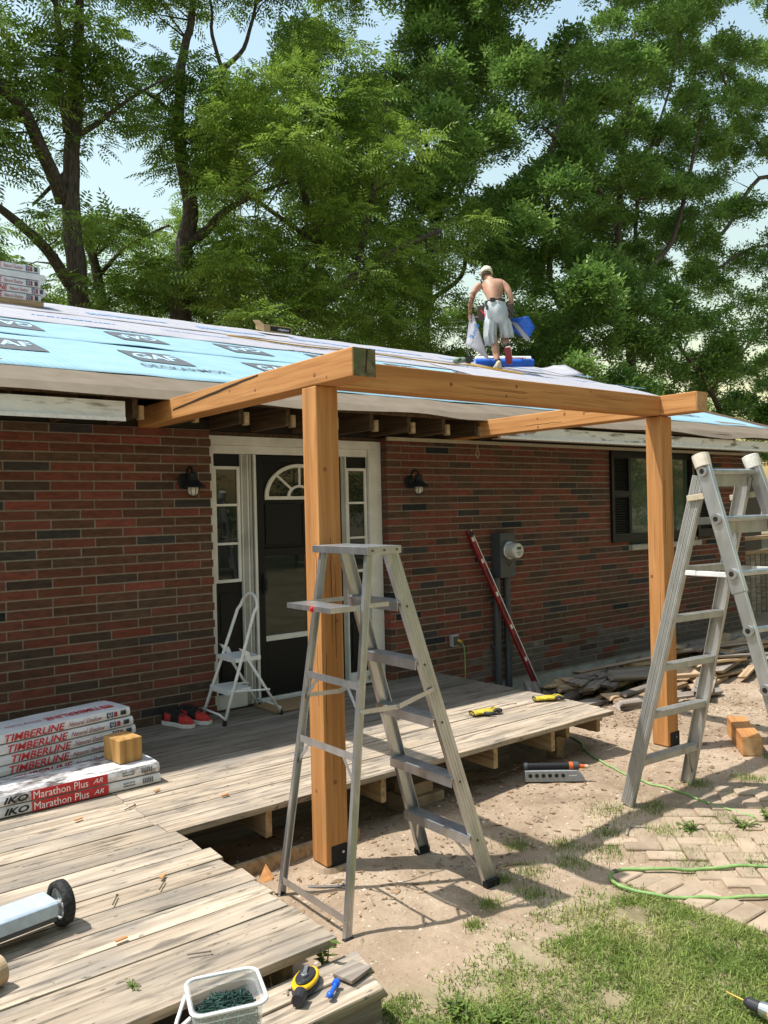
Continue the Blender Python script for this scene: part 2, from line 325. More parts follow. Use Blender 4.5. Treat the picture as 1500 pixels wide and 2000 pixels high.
mx = n.new('ShaderNodeMix'); mx.data_type = 'RGBA'; L(mr.outputs[0], mx.inputs[0]); L(src, mx.inputs[6]); mx.inputs[7].default_value = (.12,.3,.42,1); L(mx.outputs[2], p.inputs['Base Color'])
sheet('felt_sheet', -7, XR-.05, RY, .3, .006, m_felt, wav=.010, drop=.055, seed=1, edge=.0, smooth=False, th=.0025)
sheet('underlayment_sheet', -7, XR-.9, .05, 1.85, .012, m_wrapb, seed=2, edge=.02, rough_edge=.035)
sheet('underlayment_sheet', -7, XR-.7, 1.72, 3.05, .020, m_wrapb, seed=3, edge=.03, rough_edge=.05)
sheet('underlayment_sheet', -7, XR, 2.92, 4.15, .028, m_wrapw, seed=4, edge=.015)
sheet('underlayment_sheet', -7, XR+.03, 4.0, RIDGE+.0, .034, m_wrapw, seed=6, edge=.015)
sheet('underlayment_sheet', 5.6, XR+.05, 2.1, 3.4, .040, m_wrapw, seed=8, edge=.02)
# lifted corner of the last sheet at the rake
g = G(); R_ = [[Vector((XR-.5+.55*i/6, 4.15+.75*j/5, rz(4.15+.75*j/5, .045)+.16*(i/6)**2*(1-abs(j/5-.6)))) for i in range(7)] for j in range(6)]
g.rings(R_, cap=False, closed=False); lf = g.build('underlayment_flap', m_wrapw, roof, smooth=True); s_ = lf.modifiers.new('s', 'SOLIDIFY'); s_.thickness = .004
yd = Vector((0, 1, SL)).normalized(); m_ink = flat('grey_ink', (.11,.12,.13)); m_blueink = flat('blue_ink', (.22,.36,.62)); m_wl = flat('pale_ink', (.42,.62,.74))
def onr(x, y, up): return Vector((x, y, rz(y, up)))
def drape(g, up, seed, lift=.007, wav=.009):                         # lay print on the wavy sheet
    g.v = [(x, y, rz(y, up)+wav*nz(x*2.2, y*2.2, seed)+lift) for x, y, z in g.v]; return g
def printed(string, c, xd, yd_, w_, h_, mt, up, seed, lift=.009, **k):
    g = G(); lettering(string, c, xd, yd_, w_, h_, mt, roof, g=g, **k); drape(g, up, seed, lift).build('lettering', mt, roof)
for k in range(11):                                                  # printed blocks, both courses
    for cy, flip, up, dx, sdd in ((1.08, 1, .012, 0, 2), (2.43, -1, .020, .37, 3)):
        x = -2.19+1.25*k+dx
        if x > 8.6: continue
        c = onr(x, cy, up); g = G(); a = Vector((.25, 0, 0)); b = yd*.31
        R_ = [[c+a*(i/5-1)+b*(j/4-1) for i in range(11)] for j in range(9)]; g.rings(R_, cap=False, closed=False); drape(g, up, sdd).build('printed_block', m_ink, roof)
        printed('GAF', c, (flip,0,0), yd*flip, .42, .30, m_wl, up, sdd, .0105, shear=.2, bold=.02)
        if k % 2 == 0 or cy < 1: printed('DECKARMOR', onr(x+.05, cy-.52*flip, up), (flip,0,0), yd*flip, .78, .15, m_ink, up, sdd, bold=.01)
for k in range(9):
    marks(16, onr(-1.6+1.5*k, 4.5, .034), (-1,0,0), -yd, 1.05, .26, m_blueink, roof, post=lambda g: drape(g, .034, 6))
    marks(18, onr(-1.1+1.5*k, 3.55, .028), (-1,0,0), -yd, .95, .09, m_blueink, roof, post=lambda g: drape(g, .028, 4))
# fascia, soffit, rafters
g = G().box((-7, -.525, 2.425), (-.60, -.50, 2.545)); fa = g.build('fascia_board', m_fascia, house); G().box((-7, -.540, 2.41), (-.602, -.5255, 2.435)).build('drip_lip', m_lip, fa)
g = G().box((2.99, -.525, 2.435), (XR, -.50, 2.545)); fa = g.build('fascia_board', m_fascia, house); G().box((2.992, -.540, 2.42), (XR, -.5255, 2.445)).build('drip_lip', m_lip, fa)
G().box((2.0, -.085, 2.405), (8.5, -.055, 2.437)).box((3.0, -.498, 2.421), (8.5, -.42, 2.431)).build('soffit_strip', m_beige, house)
for k in range(24):
    x = -6.2+.4065*k*1.0 + (.32 if 0 else 0)
    if x > 8.3: continue
    if abs(x+.225) < .11 or abs(x-2.86) < .11: x += .13
    g = G().prism([(x-.019, -.47, rz(-.47)-.065), (x-.019, .24, rz(.24)-.065), (x-.019, .24, 2.445), (x-.019, -.47, 2.443)], (.038, 0, 0)); r_ = g.build('rafter', m_raft, house)
    G().box((x+.0195, -.495, 2.432), (x+.052, -.44, 2.432+.095)).build('rafter_block', m_joist, r_)
G().box((-7, .02, WT+.002), (.285, .0999, 2.52)).box((2.045, .02, WT+.002), (8.38, .0999, 2.52)).box((-7, .1, WT+.002), (8.38, .2425, rz(.1)-.07)).build('attic_blackout', m_dark, house)  # near-black boards added to paint the attic's darkness and stop light leaks
# ------------------------------------------------------------ door and sidelights
DY = .11
fr = thing_f = G()
g.mi = 0
fr.box((.287, DY-.03, .2), (.345, DY+.1, 2.33)).box((1.90, DY-.03, .2), (2.043, DY+.1, 2.33)).box((.287, DY-.03, 2.33), (2.043, DY+.1, 2.405)).box((.346, DY-.01, 2.262), (1.899, DY+.1, 2.329))
jb = G().box((.61, DY+.0, .2), (.655, DY+.1, 2.261)).box((.67, DY-.02, .2), (.69, DY+.1, 2.261)).box((1.60, DY-.0, .2), (1.645, DY+.1, 2.261))
fr.box((.60, DY-.015, .2), (.609, DY+.1, 2.261)).box((.656, DY-.01, .2), (.669, DY+.1, 2.261)).box((.712, DY-.02, .2), (.735, DY+.1, 2.261)).box((1.646, DY-.02, .2), (1.655, DY+.1, 2.261))
fr.box((.346, DY-.03, .2), (.599, DY+.06, .31)).box((1.656, DY-.03, .2), (1.899, DY+.06, .31)).box((.736, DY-.04, .2), (1.599, DY+.08, .235))
entry = fr.build('door_frame', m_white, house, bevel=.004)
jb.build('jamb', mat('grey_jamb', [(.3,(.30,.30,.28)),(.6,(.40,.40,.38))], ns=5, rough=.5), entry, bevel=.003)
G().box((.287, DY-.02, 2.406), (2.043, DY+.1, 2.436)).build('header_board', m_raft, entry)
for x0, x1 in ((.346, .599), (1.656, 1.899)):
    sl = G().box((x0, DY+.02, .31), (x1, DY+.05, 2.261)).build('sidelight', m_black, house)
    a0, a1 = x0+.005, x1-.008; z0, z1 = 1.215, 2.16; g = G(); t = .026
    g.box((a0, DY-.005, z0), (a0+t, DY+.019, z1)).box((a1-t, DY-.005, z0), (a1, DY+.019, z1)).box((a0+t, DY-.005, z0), (a1-t, DY+.019, z0+t)).box((a0+t, DY-.005, z1-t), (a1-t, DY+.019, z1))
    for q in (1, 2): zz = z0+(z1-z0)*q/3; g.box((a0+t, DY, zz-.01), (a1-t, DY+.0185, zz+.01))
    g.build('muntin_frame', m_white, sl, bevel=.003)
    for q in range(3): G().box((a0+t, DY+.012, z0+(z1-z0)*q/3+.012), (a1-t, DY+.0165, z0+(z1-z0)*(q+1)/3-.012)).build('pane', m_glass, sl)
    for zz in ((.42, .75), (.8, 1.13)): G().box((x0+.05, DY+.012, zz[0]), (x1-.05, DY+.0205, zz[1])).build('raised_panel', m_black, sl, bevel=.006)
door = G().box((.737, DY+.02, .236), (1.598, DY+.06, 2.26)).build('front_door', m_black, house)
g = G(); g.box((.737, DY-.012, .236), (.80, DY+.019, 2.255)).box((1.535, DY-.012, .236), (1.598, DY+.019, 2.255)).box((.80, DY-.012, 2.20), (1.535, DY+.019, 2.255)).box((.80, DY-.012, 1.41), (1.535, DY+.019, 1.475)).box((.80, DY-.012, .236), (1.535, DY+.019, .70))
g.build('storm_door_frame', m_black, door, bevel=.004)
G().box((.80, DY+.006, .745), (1.535, DY+.011, 1.41)).build('pane', m_glass, door)
G().box((.80, DY-.014, .70), (1.535, DY+.019, .744)).build('glass_sill', m_white, door, bevel=.003)
cx, cz = 1.17, 1.905; g = G(); ring = lambda r0, r1, n_=24: [(cx+r*math.cos(math.pi*i/n_), cz+.8*r*math.sin(math.pi*i/n_)) for r, rg in ((r1, range(n_+1)), (r0, range(n_, -1, -1))) for i in rg]
def halfring(r0, r1):
    n_ = 24; A = [(cx+r1*math.cos(math.pi*i/n_), DY-.002, cz+.82*r1*math.sin(math.pi*i/n_)) for i in range(n_+1)]; B = [(cx+r0*math.cos(math.pi*i/n_), DY-.002, cz+.82*r0*math.sin(math.pi*i/n_)) for i in range(n_+1)]
    for i in range(n_): g.prism([A[i], A[i+1], B[i+1], B[i]], (0, .02, 0))
halfring(.31, .345); halfring(.10, .125); g.box((cx-.345, DY-.004, cz-.022), (cx+.345, DY+.0195, cz+.006))
for a in (45, 90, 135): a = math.radians(a); g.bar((cx+.12*math.cos(a), DY+.008, cz+.1*math.sin(a)), (cx+.32*math.cos(a), DY+.008, cz+.26*math.sin(a)), .018, .018, (0,1,0))
fan = g.build('fan_light', m_white, door)
g = G(); g.prism([(cx+.33*math.cos(math.pi*i/20), DY+.012, cz+.27*math.sin(math.pi*i/20)) for i in range(21)], (0, .006, 0)); g.build('fan_pane', m_glass, fan)
for xx in ((.83, 1.12), (1.2, 1.5)): G().box((xx[0], DY+.01, 1.50), (xx[1], DY+.0205, 1.85)).build('raised_panel', m_black, door, bevel=.008)
G().box((.775, DY-.035, 1.10), (.80, DY-.0125, 1.26)).bar((.787, DY-.05, 1.13), (.787, DY-.05, 1.22), .02, .02).build('handle', m_blackm, door, bevel=.004)
# ------------------------------------------------------------ window with shutters
win = G().box((5.74, .03, 1.29), (5.80, .12, 2.436)).box((7.10, .03, 1.29), (7.16, .12, 2.436)).box((5.80, .03, 2.33), (7.10, .12, 2.436)).box((5.80, .03, 1.29), (7.10, .12, 1.42)).box((6.42, .03, 1.42), (6.48, .12, 2.33)).build('window', m_black, house, bevel=.004)
for a, b in ((5.80, 6.42), (6.48, 7.10)): G().box((a, .07, 1.42), (b, .08, 2.33)).build('pane', m_glassG, win)
G().box((5.70, -.06, 1.225), (7.20, .2, 1.288)).build('window_sill', m_conc, win, bevel=.005)
for a, b in ((5.36, 5.735), (7.165, 7.54)):
    s_ = G().box((a, -.035, 1.33), (a+.05, -.004, 2.40)).box((b-.05, -.035, 1.33), (b, -.004, 2.40)).box((a+.05, -.035, 1.33), (b-.05, -.004, 1.43)).box((a+.05, -.035, 2.32), (b-.05, -.004, 2.40)).box((a+.05, -.035, 1.86), (b-.05, -.004, 1.93)).box((a+.05, -.008, 1.43), (b-.05, -.005, 2.32)).build('shutter', m_black, house, bevel=.003)
    for lo, hi in ((1.44, 1.85), (1.94, 2.31)):
        n_ = 14
        for q in range(n_): zz = lo+(hi-lo)*(q+.5)/n_; G().bar((a+.05, -.02, zz), (b-.05, -.02, zz), .026, .006, (0, .55, .8)).build('slat', m_black, s_)
# ------------------------------------------------------------ side wing past the corner
G().box((8.39, 2.4, -.3), (13.5, 2.6, 2.9)).build('side_wall', flat('brown_siding', (.05,.04,.035)), house)
wn = G().box((9.4, 2.34, 1.3), (12.4, 2.399, 2.45)).build('window', m_blackm, house); G().box((9.5, 2.33, 1.38), (12.3, 2.338, 2.38)).build('pane', m_glass, wn)
fence = thing('wooden_fence', 'weathered low board fence beyond the brick house corner', 'fence', (10.5, 1.2, -.1))
for k in range(24): x = 8.75+.17*k; G().box((x, 1.2, -.15), (x+.15, 1.22, .86+.02*random.random())).build('fence_board', m_scrapA, fence)
for zz in (.88, 1.12): G().box((8.7, 1.16, zz), (12.9, 1.26, zz+.06)).build('rail', m_scrapB, fence)
for x in (8.72, 10.4, 12.1): G().box((x, 1.225, -.2), (x+.09, 1.315, 1.15)).build('post', m_scrapA, fence)
# ------------------------------------------------------------ porch frame
BZ0, BZ1 = 2.432, 2.577
frame = thing('timber_porch_frame', 'orange cedar post and beam porch frame in front of the door', 'porch frame', (1.3, -2.3, -.08))
def timber(name, lo, hi, mt):
    return G().box(lo, hi).build(name, mt, frame, bevel=.006)
bl = timber('beam', (-.30, -2.70, BZ0), (-.158, .015, BZ1), m_cedY)
br = timber('beam', (2.795, -2.665, BZ0+.004), (2.937, .015, BZ1+.004), m_cedY)
bf = timber('beam', (-.157, -2.372, BZ0+.004), (2.794, -2.235, BZ1+.002), m_cedX)
G().box((-.297, -2.705, BZ0+.003), (-.161, -2.7005, BZ1-.003)).build('end_grain', m_endold, bl); G().box((2.798, -2.670, BZ0+.007), (2.934, -2.6655, BZ1+.001)).build('end_grain', m_endnew, br)
g = G(); ys = np.linspace(-.62, -1.78, 30)                           # long drying crack
for i in range(29):
    f_ = lambda y: (BZ0+.062+(-y-.6)*.062+.006*nz(y*6, 1))
    tk = .0035+.004*math.sin(math.pi*i/29)
    g.bar((-.3008, ys[i], f_(ys[i])), (-.3008, ys[i+1]-.002, f_(ys[i+1])), .003, tk*2)
g.build('crack', m_crack, bl)
g = G().bar((-.225, -2.7058, BZ0+.02), (-.212, -2.7058, BZ1-.006), .006, .003, (0,1,0)).build('crack', m_crack, bl)
posts = []
for x0, zb in ((-.298, -.075), (2.797, -.055)):
    ps = timber('post', (x0, -2.371, zb), (x0+.139, -2.235, BZ0-.001), m_cedZ); posts.append(ps)
    G().box((x0+.03, -2.3755, zb-.005), (x0+.1445, -2.3715, zb+.10)).box((x0+.1395, -2.3755, zb-.005), (x0+.1435, -2.26, zb+.10)).build('post_bracket', m_blackm, ps)
    G().cyl((x0+.10, -2.381, zb+.06), (x0+.10, -2.3752, zb+.06), .008, n=6).build('bolt', m_alu, ps)
    rk = random.Random(int(x0*10)+3)
    for _ in range(4):
        a = rk.random() < .6; zz = rk.uniform(.3, 2.3); r_ = rk.uniform(.006, .014)
        c = Vector((x0+rk.uniform(.02, .12), -2.3712, zz)) if a else Vector((x0-.0002, -2.371+rk.uniform(.02, .11), zz)); d = Vector((0, -.0012, 0)) if a else Vector((-.0012, 0, 0))
        g = G(); g.tube([c+d*.2, c+d*.9], [r_, r_*.8], 9); g.build('knot', m_knot, ps)
for o_, lo, hi in ((bl, (-.3002, -2.6, BZ0+.02), (-.3002, -.6, BZ1-.02)), (bf, (.0, -2.3722, BZ0+.02), (2.7, -2.3722, BZ1-.02)), (br, (2.7948, -2.1, BZ0+.02), (2.7948, -.7, BZ1-.02))):
    for _ in range(4):
        c = Vector([random.uniform(a, b) for a, b in zip(lo, hi)]); d = Vector((-.0012, 0, 0)) if o_ is not bf else Vector((0, -.0012, 0)); r_ = random.uniform(.006, .014)
        G().tube([c+d*.2, c+d*.9], [r_, r_*.75], 9).build('knot', m_knot, o_)
rk = random.Random(12)
def check_crack(o_, a, b, out, w_=.0022):                            # fine drying checks along the grain
    a, b, out = Vector(a), Vector(b), Vector(out); g = G(); n_ = 14; d = b-a; sd_ = d.normalized().cross(out); s0 = rk.random()*40
    P = [a+d*k/n_+sd_*.006*nz(k*.45, s0)+out*.0006 for k in range(n_+1)]
    for k in range(n_): g.bar(P[k], P[k+1], w_*(.4+math.sin(math.pi*(k+.5)/n_)), .0012, out)
    g.build('check_crack', m_crack, o_)
for (o_, x0) in ((posts[0], -.298), (posts[1], 2.797)):
    for _ in range(3): xx = x0+rk.uniform(.02, .12); z_ = rk.uniform(.1, 1.6); check_crack(o_, (xx, -2.371, z_), (xx+.004, -2.371, z_+rk.uniform(.25, .7)), (0, -1, 0), .0016)
    for _ in range(2): yy = -2.371+rk.uniform(.03, .11); z_ = rk.uniform(.1, 1.6); check_crack(o_, (x0, yy, z_), (x0, yy, z_+rk.uniform(.25, .7)), (-1, 0, 0), .0014)
for _ in range(5): xx = rk.uniform(0, 2.1); z_ = rk.uniform(BZ0+.03, BZ1-.03); check_crack(bf, (xx, -2.372, z_), (xx+rk.uniform(.3, .6), -2.372, z_), (0, -1, 0), .0012)
for _ in range(2): yy = rk.uniform(-2.5, -1.2); z_ = rk.uniform(BZ0+.03, BZ1-.03); check_crack(br, (2.795, yy+.4, z_), (2.795, yy+.8, z_), (-1, 0, 0))
m_foot = mat('stained_concrete', [(.3,(.22,.15,.09)),(.7,(.42,.32,.22))], ns=9, bump=.5)
for x0, zb, lb in ((-.298, -.075, 'round concrete footing under the post behind the stepladder'), (2.797, -.055, 'round concrete footing under the post behind the folding ladder')):
    g = G(); R_ = []
    for z_, r_ in ((-.45, .11), (zb-.03, .108), (zb-.0055, .098)): R_.append([Vector((x0+.07+r_*math.cos(t)*(1+.05*nz(math.cos(t)*2, z_*9)), -2.30+r_*math.sin(t), z_+.006*nz(t, z_)*(z_ < zb-.01))) for t in np.linspace(0, 2*math.pi, 20, endpoint=False)])
    tag(g.rings(R_).build('concrete_footing', m_foot), lb, 'footing', 'concrete post footings')
# ------------------------------------------------------------ deck
DZ = .21
deck = thing('wooden_deck', 'weathered wooden deck with torn out boards along the brick wall', 'deck', (0, -1.5, -.1))
BP = .1475; rd = random.Random(3)
for i in range(14):                                                  # boards along the wall, right of the joint
    y1 = -.012-BP*i; y0 = y1-BP+.006
    x1 = 2.585+rd.uniform(-.012, .012)-(.05 if i == 13 else 0); xa = -1.036+.012*(i % 2); dz = rd.uniform(-.002, .002)
    nseg = 12; R_ = []
    for k in range(nseg+1):
        x = xa+(x1-xa)*k/nseg; e = .004*nz(x*1.5, i); zz = DZ+dz+.004*nz(x, i*3)
        if i == 13: e += .012*nz(x*3, 7)
        R_.append([Vector((x, y0+e, zz-.034)), Vector((x, y1+e*.5, zz-.034)), Vector((x, y1+e*.5, zz)), Vector((x, y0+e, zz))])
    mt = m_deckold_shade if i < 8 else m_deck  # boards within the eave shadow take the grey with shade in its colour
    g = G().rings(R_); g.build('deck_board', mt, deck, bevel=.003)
for i in range(23):                                                  # boards left of the joint, down to the front edge
    y1 = -.012-BP*i; y0 = y1-BP+.007
    if i == 22: y0 -= .04
    xe = -1.03+rd.uniform(-.025, .0) if i < 14 else [-1.0, -.985, -.955, -.985, -.95, -.965, -.98, -.965, -.975][i-14]
    if i < 14: xe = -1.040+.012*(i % 2)
    xa = -4.2; dz = rd.uniform(-.002, .002); R_ = []
    for k in range(11):
        x = xa+(xe-xa)*k/10; e = .004*nz(x*1.5, i+40); zz = DZ+dz+.004*nz(x, i*3+9)
        R_.append([Vector((x, y0+e, zz-.034)), Vector((x, y1+e*.5, zz-.034)), Vector((x+(rd.uniform(-.006, .006) if k == 10 and i > 13 else 0), y1+e*.5, zz)), Vector((x+(rd.uniform(-.014, .014) if k == 10 and i > 13 else 0), y0+e, zz))])
    G().rings(R_).build('deck_board', m_deckold_shade if i < 8 else m_deck, deck, bevel=.003)
for x in (-3.4, -2.6, -1.8, -1.15, -.44, .35, 1.31, 1.895, 2.24, 2.545):
    yf = -2.03 if x > -1 else -3.38
    if x == 2.545: yf = -1.93
    if x == 2.24: yf = -1.88
    G().box((x-.02, yf, DZ-.19), (x+.02, -.06, DZ-.039)).build('joist', m_joist, deck, bevel=.004)
G().box((-1.08, -2.12, -.18), (.10, -2.08, -.045)).build('ground_beam', m_joist, deck)
G().box((-1.13, -1.5, -.2), (2.0, -1.36, DZ-.192)).build('ground_beam', m_scrapA, deck)
G().box((-4.2, -2.9, -.22), (-1.13, -2.76, DZ-.192)).build('ground_beam', m_scrapA, deck)
for x in (.63,): G().box((x, -1.93, -.17), (x+.3, -1.70, -.06)).build('support_block', m_foot, deck, bevel=.008)
G().box((2.20, -1.80, -.2), (2.29, -1.70, .018)).build('support_post', m_joist, deck, bevel=.004)
for x in (.66,): G().box((x, -1.9, -.06), (x+.2, -1.74, .018)).build('support_block', m_foot, deck, bevel=.008)
step = thing('deck_step', 'low step of two thick old boards below the front deck edge', 'step', (-2, -3.56, -.1))
for (y0, y1, xe, z) in ((-3.553, -3.436, -.885, .135), (-3.69, -3.562, -.93, .13)):
    g = G(); R_ = []
    for k in range(13):
        x = -3.6+(xe+3.6)*k/12; e = .004*nz(x*2, z*100)
        R_.append([Vector((x, y0+e, z-.04)), Vector((x, y1+e, z-.04)), Vector((x, y1+e, z+.003*nz(x*2, 4))), Vector((x-(.03 if k == 12 else 0), y0+e, z+.003*nz(x*2, 4)))])
    g.rings(R_).build('step_board', m_deck, step, bevel=.007)
G().box((-3.5, -3.68, -.03), (-.96, -3.645, .088)).build('riser', m_scrapA, step); G().box((-3.5, -3.64, -.2), (-3.4, -3.45, .088)).box((-1.1, -3.64, -.2), (-1.0, -3.45, .088)).build('stringer', m_scrapA, step)
G().box((-3.5, -3.75, -.12), (-1.0, -3.69, -.02)).build('lower_board', m_deckold_shade, step)
# ------------------------------------------------------------ aluminium stepladder by the left post
L1 = thing('step_ladder', 'aluminium stepladder with paint shelf open beside the left cedar post', 'stepladder', (-.17, -2.72, -.115))
zt = 1.60
def lerp(a, b, t): return Vector(a)+(Vector(b)-Vector(a))*t
def railp(sx, sy, z):                                                # step side (sx=1) and rear side (sx=-1)
    t = (z-(-.115))/(zt+.115)
    if sx > 0: return lerp((.27, (-3.0 if sy < 0 else -2.47), -.115), (-.225, (-2.865 if sy < 0 else -2.475), zt), t)
    return lerp((-.615, (-2.995 if sy < 0 else -2.425), -.115), (-.345, (-2.865 if sy < 0 else -2.475), zt), t)
def channel(g, a, b, wide, thick, inward, t=.004):
    d = (Vector(b)-Vector(a)).normalized(); n_ = Vector(inward); n_ = (n_-d*n_.dot(d)).normalized(); s_ = d.cross(n_)
    g.bar(Vector(a), Vector(b), wide, t, n_)                        # web
    for q in (-1, 1): g.bar(Vector(a)+s_*q*(wide/2-t/2)+n_*(thick/2), Vector(b)+s_*q*(wide/2-t/2)+n_*(thick/2), t, thick-t, n_)
    for q in (-.22, 0, .22): g.bar(Vector(a)+s_*q*wide-n_*(t*.75), Vector(b)+s_*q*wide-n_*(t*.75), .006, t*.5, n_)
for sy in (-1, 1):
    g = G(); channel(g, railp(1, sy, -.10), railp(1, sy, zt-.005), .075, .026, (0, -sy, 0)); r_ = g.build('step_rail', m_alu, L1)
    f_ = railp(1, sy, -.107); G().box((f_.x-.045, f_.y-.018, -.125), (f_.x+.045, f_.y+.018, -.085)).build('foot', m_blackm, r_, bevel=.005)
    g = G(); channel(g, railp(-1, sy, -.11), railp(-1, sy, zt-.005), .036, .022, (0, -sy, 0)); r_ = g.build('rear_leg', m_alu, L1)
    f_ = railp(-1, sy, -.107); G().box((f_.x-.026, f_.y-.014, -.125), (f_.x+.026, f_.y+.014, -.09)).build('foot', m_blackm, r_, bevel=.004)
steps = (1.335, 1.045, .755, .45, .145)
for z in steps:
    a, b = railp(1, -1, z), railp(1, 1, z); c = Vector((-.012, 0, 0)); g = G()
    g.box((a.x-.05, a.y+.003, z-.006), (a.x+.035, b.y-.003, z)).box((a.x-.054, a.y+.003, z-.045), (a.x-.05, b.y-.003, z)).box((a.x+.031, a.y+.003, z-.04), (a.x+.035, b.y-.003, z-.006))
    for q in range(6): xx = a.x-.044+q*.0135; g.box((xx, a.y+.003, z), (xx+.005, b.y-.003, z+.002))
    t_ = g.build('tread', m_alu, L1)
    G().cyl((a.x+.0, a.y-.007, z-.025), (a.x, a.y-.002, z-.025), .007, n=8).build('rivet', m_rivet, t_)
for sy in (-1, 1):
    a, b = railp(1, sy, .145), railp(1, sy, -.06); yy = a.y-sy*.02
    G().bar((a.x-.045, yy-sy*.09, .10), (b.x-.03, b.y-sy*.012, -.045), .016, .005, (1,0,0)).build('tread_brace', m_alu, L1)
for z in (.97, .66, -.02):
    a, b = railp(-1, -1, z), railp(-1, 1, z)
    rr = G().bar((a.x-.012, a.y, z), (b.x-.012, b.y, z), .004, .034).build('rear_rung', m_alu, L1)
    for q, p_ in ((-1, a), (1, b)):
        G().cyl((p_.x-.018, p_.y-q*.012, z), (p_.x-.0145, p_.y-q*.012, z), .006, n=8).build('rivet', m_rivet, rr)
        if z > 0: G().bar((p_.x-.011, p_.y-q*.10, z-.015), (p_.x-.02, p_.y-q*.006, z-.12), .004, .016).build('diagonal_brace', m_alu, L1)
for sy in (-1, 1):
    a, b = railp(-1, sy, .86), railp(1, sy, .90); m_ = (a+b)/2+Vector((0, 0, -.03)); yy = -sy*.022
    G().bar(a+Vector((0, sy*.006, 0)), m_+Vector((0, sy*.006, 0)), .004, .022).bar(m_+Vector((0, sy*.011, .002)), b+Vector((0, sy*.011, 0)), .004, .022).cyl(m_+Vector((0, sy*.002, 0)), m_+Vector((0, sy*.02, 0)), .007, n=8).cyl(a+Vector((0, sy*.002, 0)), a+Vector((0, sy*.014, 0)), .009, n=8).build('spreader', m_alu, L1)
g = G().box((-.385, -2.90, zt), (-.19, -2.445, zt+.006)).box((-.385, -2.904, zt-.03), (-.19, -2.90, zt+.006)).box((-.385, -2.445, zt-.03), (-.19, -2.441, zt+.006)).box((-.389, -2.904, zt-.03), (-.385, -2.441, zt+.006)).box((-.19, -2.904, zt-.03), (-.186, -2.441, zt+.006))
cap = g.build('top_cap', m_alu, L1, bevel=.002)
for x in (-.36, -.29, -.215): G().cyl((x, -2.908, zt-.012), (x, -2.9035, zt-.012), .006, n=8).build('rivet', m_rivet, cap)
g = G().box((-.57, -2.865, 1.312), (-.40, -2.859, 1.336)).box((-.57, -2.50, 1.312), (-.40, -2.494, 1.336)).box((-.578, -2.865, 1.312), (-.57, -2.494, 1.336)).box((-.57, -2.859, 1.328), (-.43, -2.50, 1.333)).box((-.40, -2.865, 1.318), (-.24, -2.859, 1.338)).box((-.40, -2.496, 1.318), (-.24, -2.49, 1.338))
sh = g.build('paint_shelf', m_alu, L1); G().ell((-.579, -2.72, 1.322), (.016, .008, .014)).build('shelf_clip', m_red, sh, smooth=True)
# ------------------------------------------------------------ folding ladder by the right post
L2 = thing('folding_ladder', 'dull aluminium folding ladder with white capped outer rails near right cedar post', 'ladder', (1.98, -3.3, -.09))
A0, A1 = Vector((1.665, -2.805, -.10)), Vector((1.79, -3.275, 1.93)); B0, B1 = Vector((2.285, -2.845, -.10)), Vector((2.215, -3.33, 1.93))
for a, b, iw in ((A0, A1, 1), (B0, B1, -1)):
    g = G(); d = (b-a).normalized(); n_ = Vector((iw, 0, 0)); n_ = (n_-d*n_.x*iw*iw*0-d*d.dot(n_)).normalized(); s_ = d.cross(n_)
    channel(g, a, b, .085, .03, (iw, 0, 0))
    for q in (-.4, -.3, -.12, .12, .3, .4): g.bar(a+s_*q*.085-n_*.004, b+s_*q*.085-n_*.004, .006, .004, n_)
    g.build('fluted_rail', m_aludull, L2)
for z in (.19, .49, .79, 1.09, 1.39, 1.68):
    t = (z+.10)/2.03; a, b = lerp(A0, A1, t), lerp(B0, B1, t); b.z = a.z
    g = G().bar(a+Vector((.004, -.0, 0)), b-Vector((.004, 0, 0)), .065, .005).bar(a+Vector((.004, -.032, -.018)), b-Vector((.004, .032, .018)), .004, .036).bar(a+Vector((.004, .032, -.015)), b+Vector((-.004, .032, -.015)), .004, .03)
    for q in range(4): g.bar(a+Vector((.004, -.022+q*.014, .0035)), b+Vector((-.004, -.022+q*.014, .0035)), .005, .002)
    g.build('rung', m_aludull, L2)
for a, b, q in ((A0, A1, 1), (B0, B1, -1)):
    G().bar(lerp(a, b, .045)+Vector((q*.01, -.02, 0)), lerp(a, b, .14)+Vector((q*.10, 0, -.02)), .016, .004, (0,1,0)).build('rung_brace', m_aludull, L2)
C1, C0 = Vector((1.775, -3.30, 2.03)), Vector((1.665, -3.97, -.10)); D1, D0 = Vector((2.235, -3.36, 2.03)), Vector((2.35, -4.03, -.10))
for a, b in ((C1, C0), (D1, D0)):
    g = G(); m_ = lerp(a, b, .36); g.bar(a, m_, .034, .088, (0, 1, .3)); o_ = g.build('sleeve_rail', m_alu, L2, bevel=.005)
    G().bar(lerp(a, b, .34), b, .026, .072, (0, 1, .3)).build('inner_rail', m_alu, o_, bevel=.004)
    c = G(); d = (a-b).normalized(); c.tube([a-d*.05, a-d*.005, a+d*.025, a+d*.03], [.047, .050, .05, .036], 18); c.build('plastic_cap', flat('cap_plastic', (.70,.62,.52) if a is C1 else (.74,.72,.66)), o_, smooth=False)
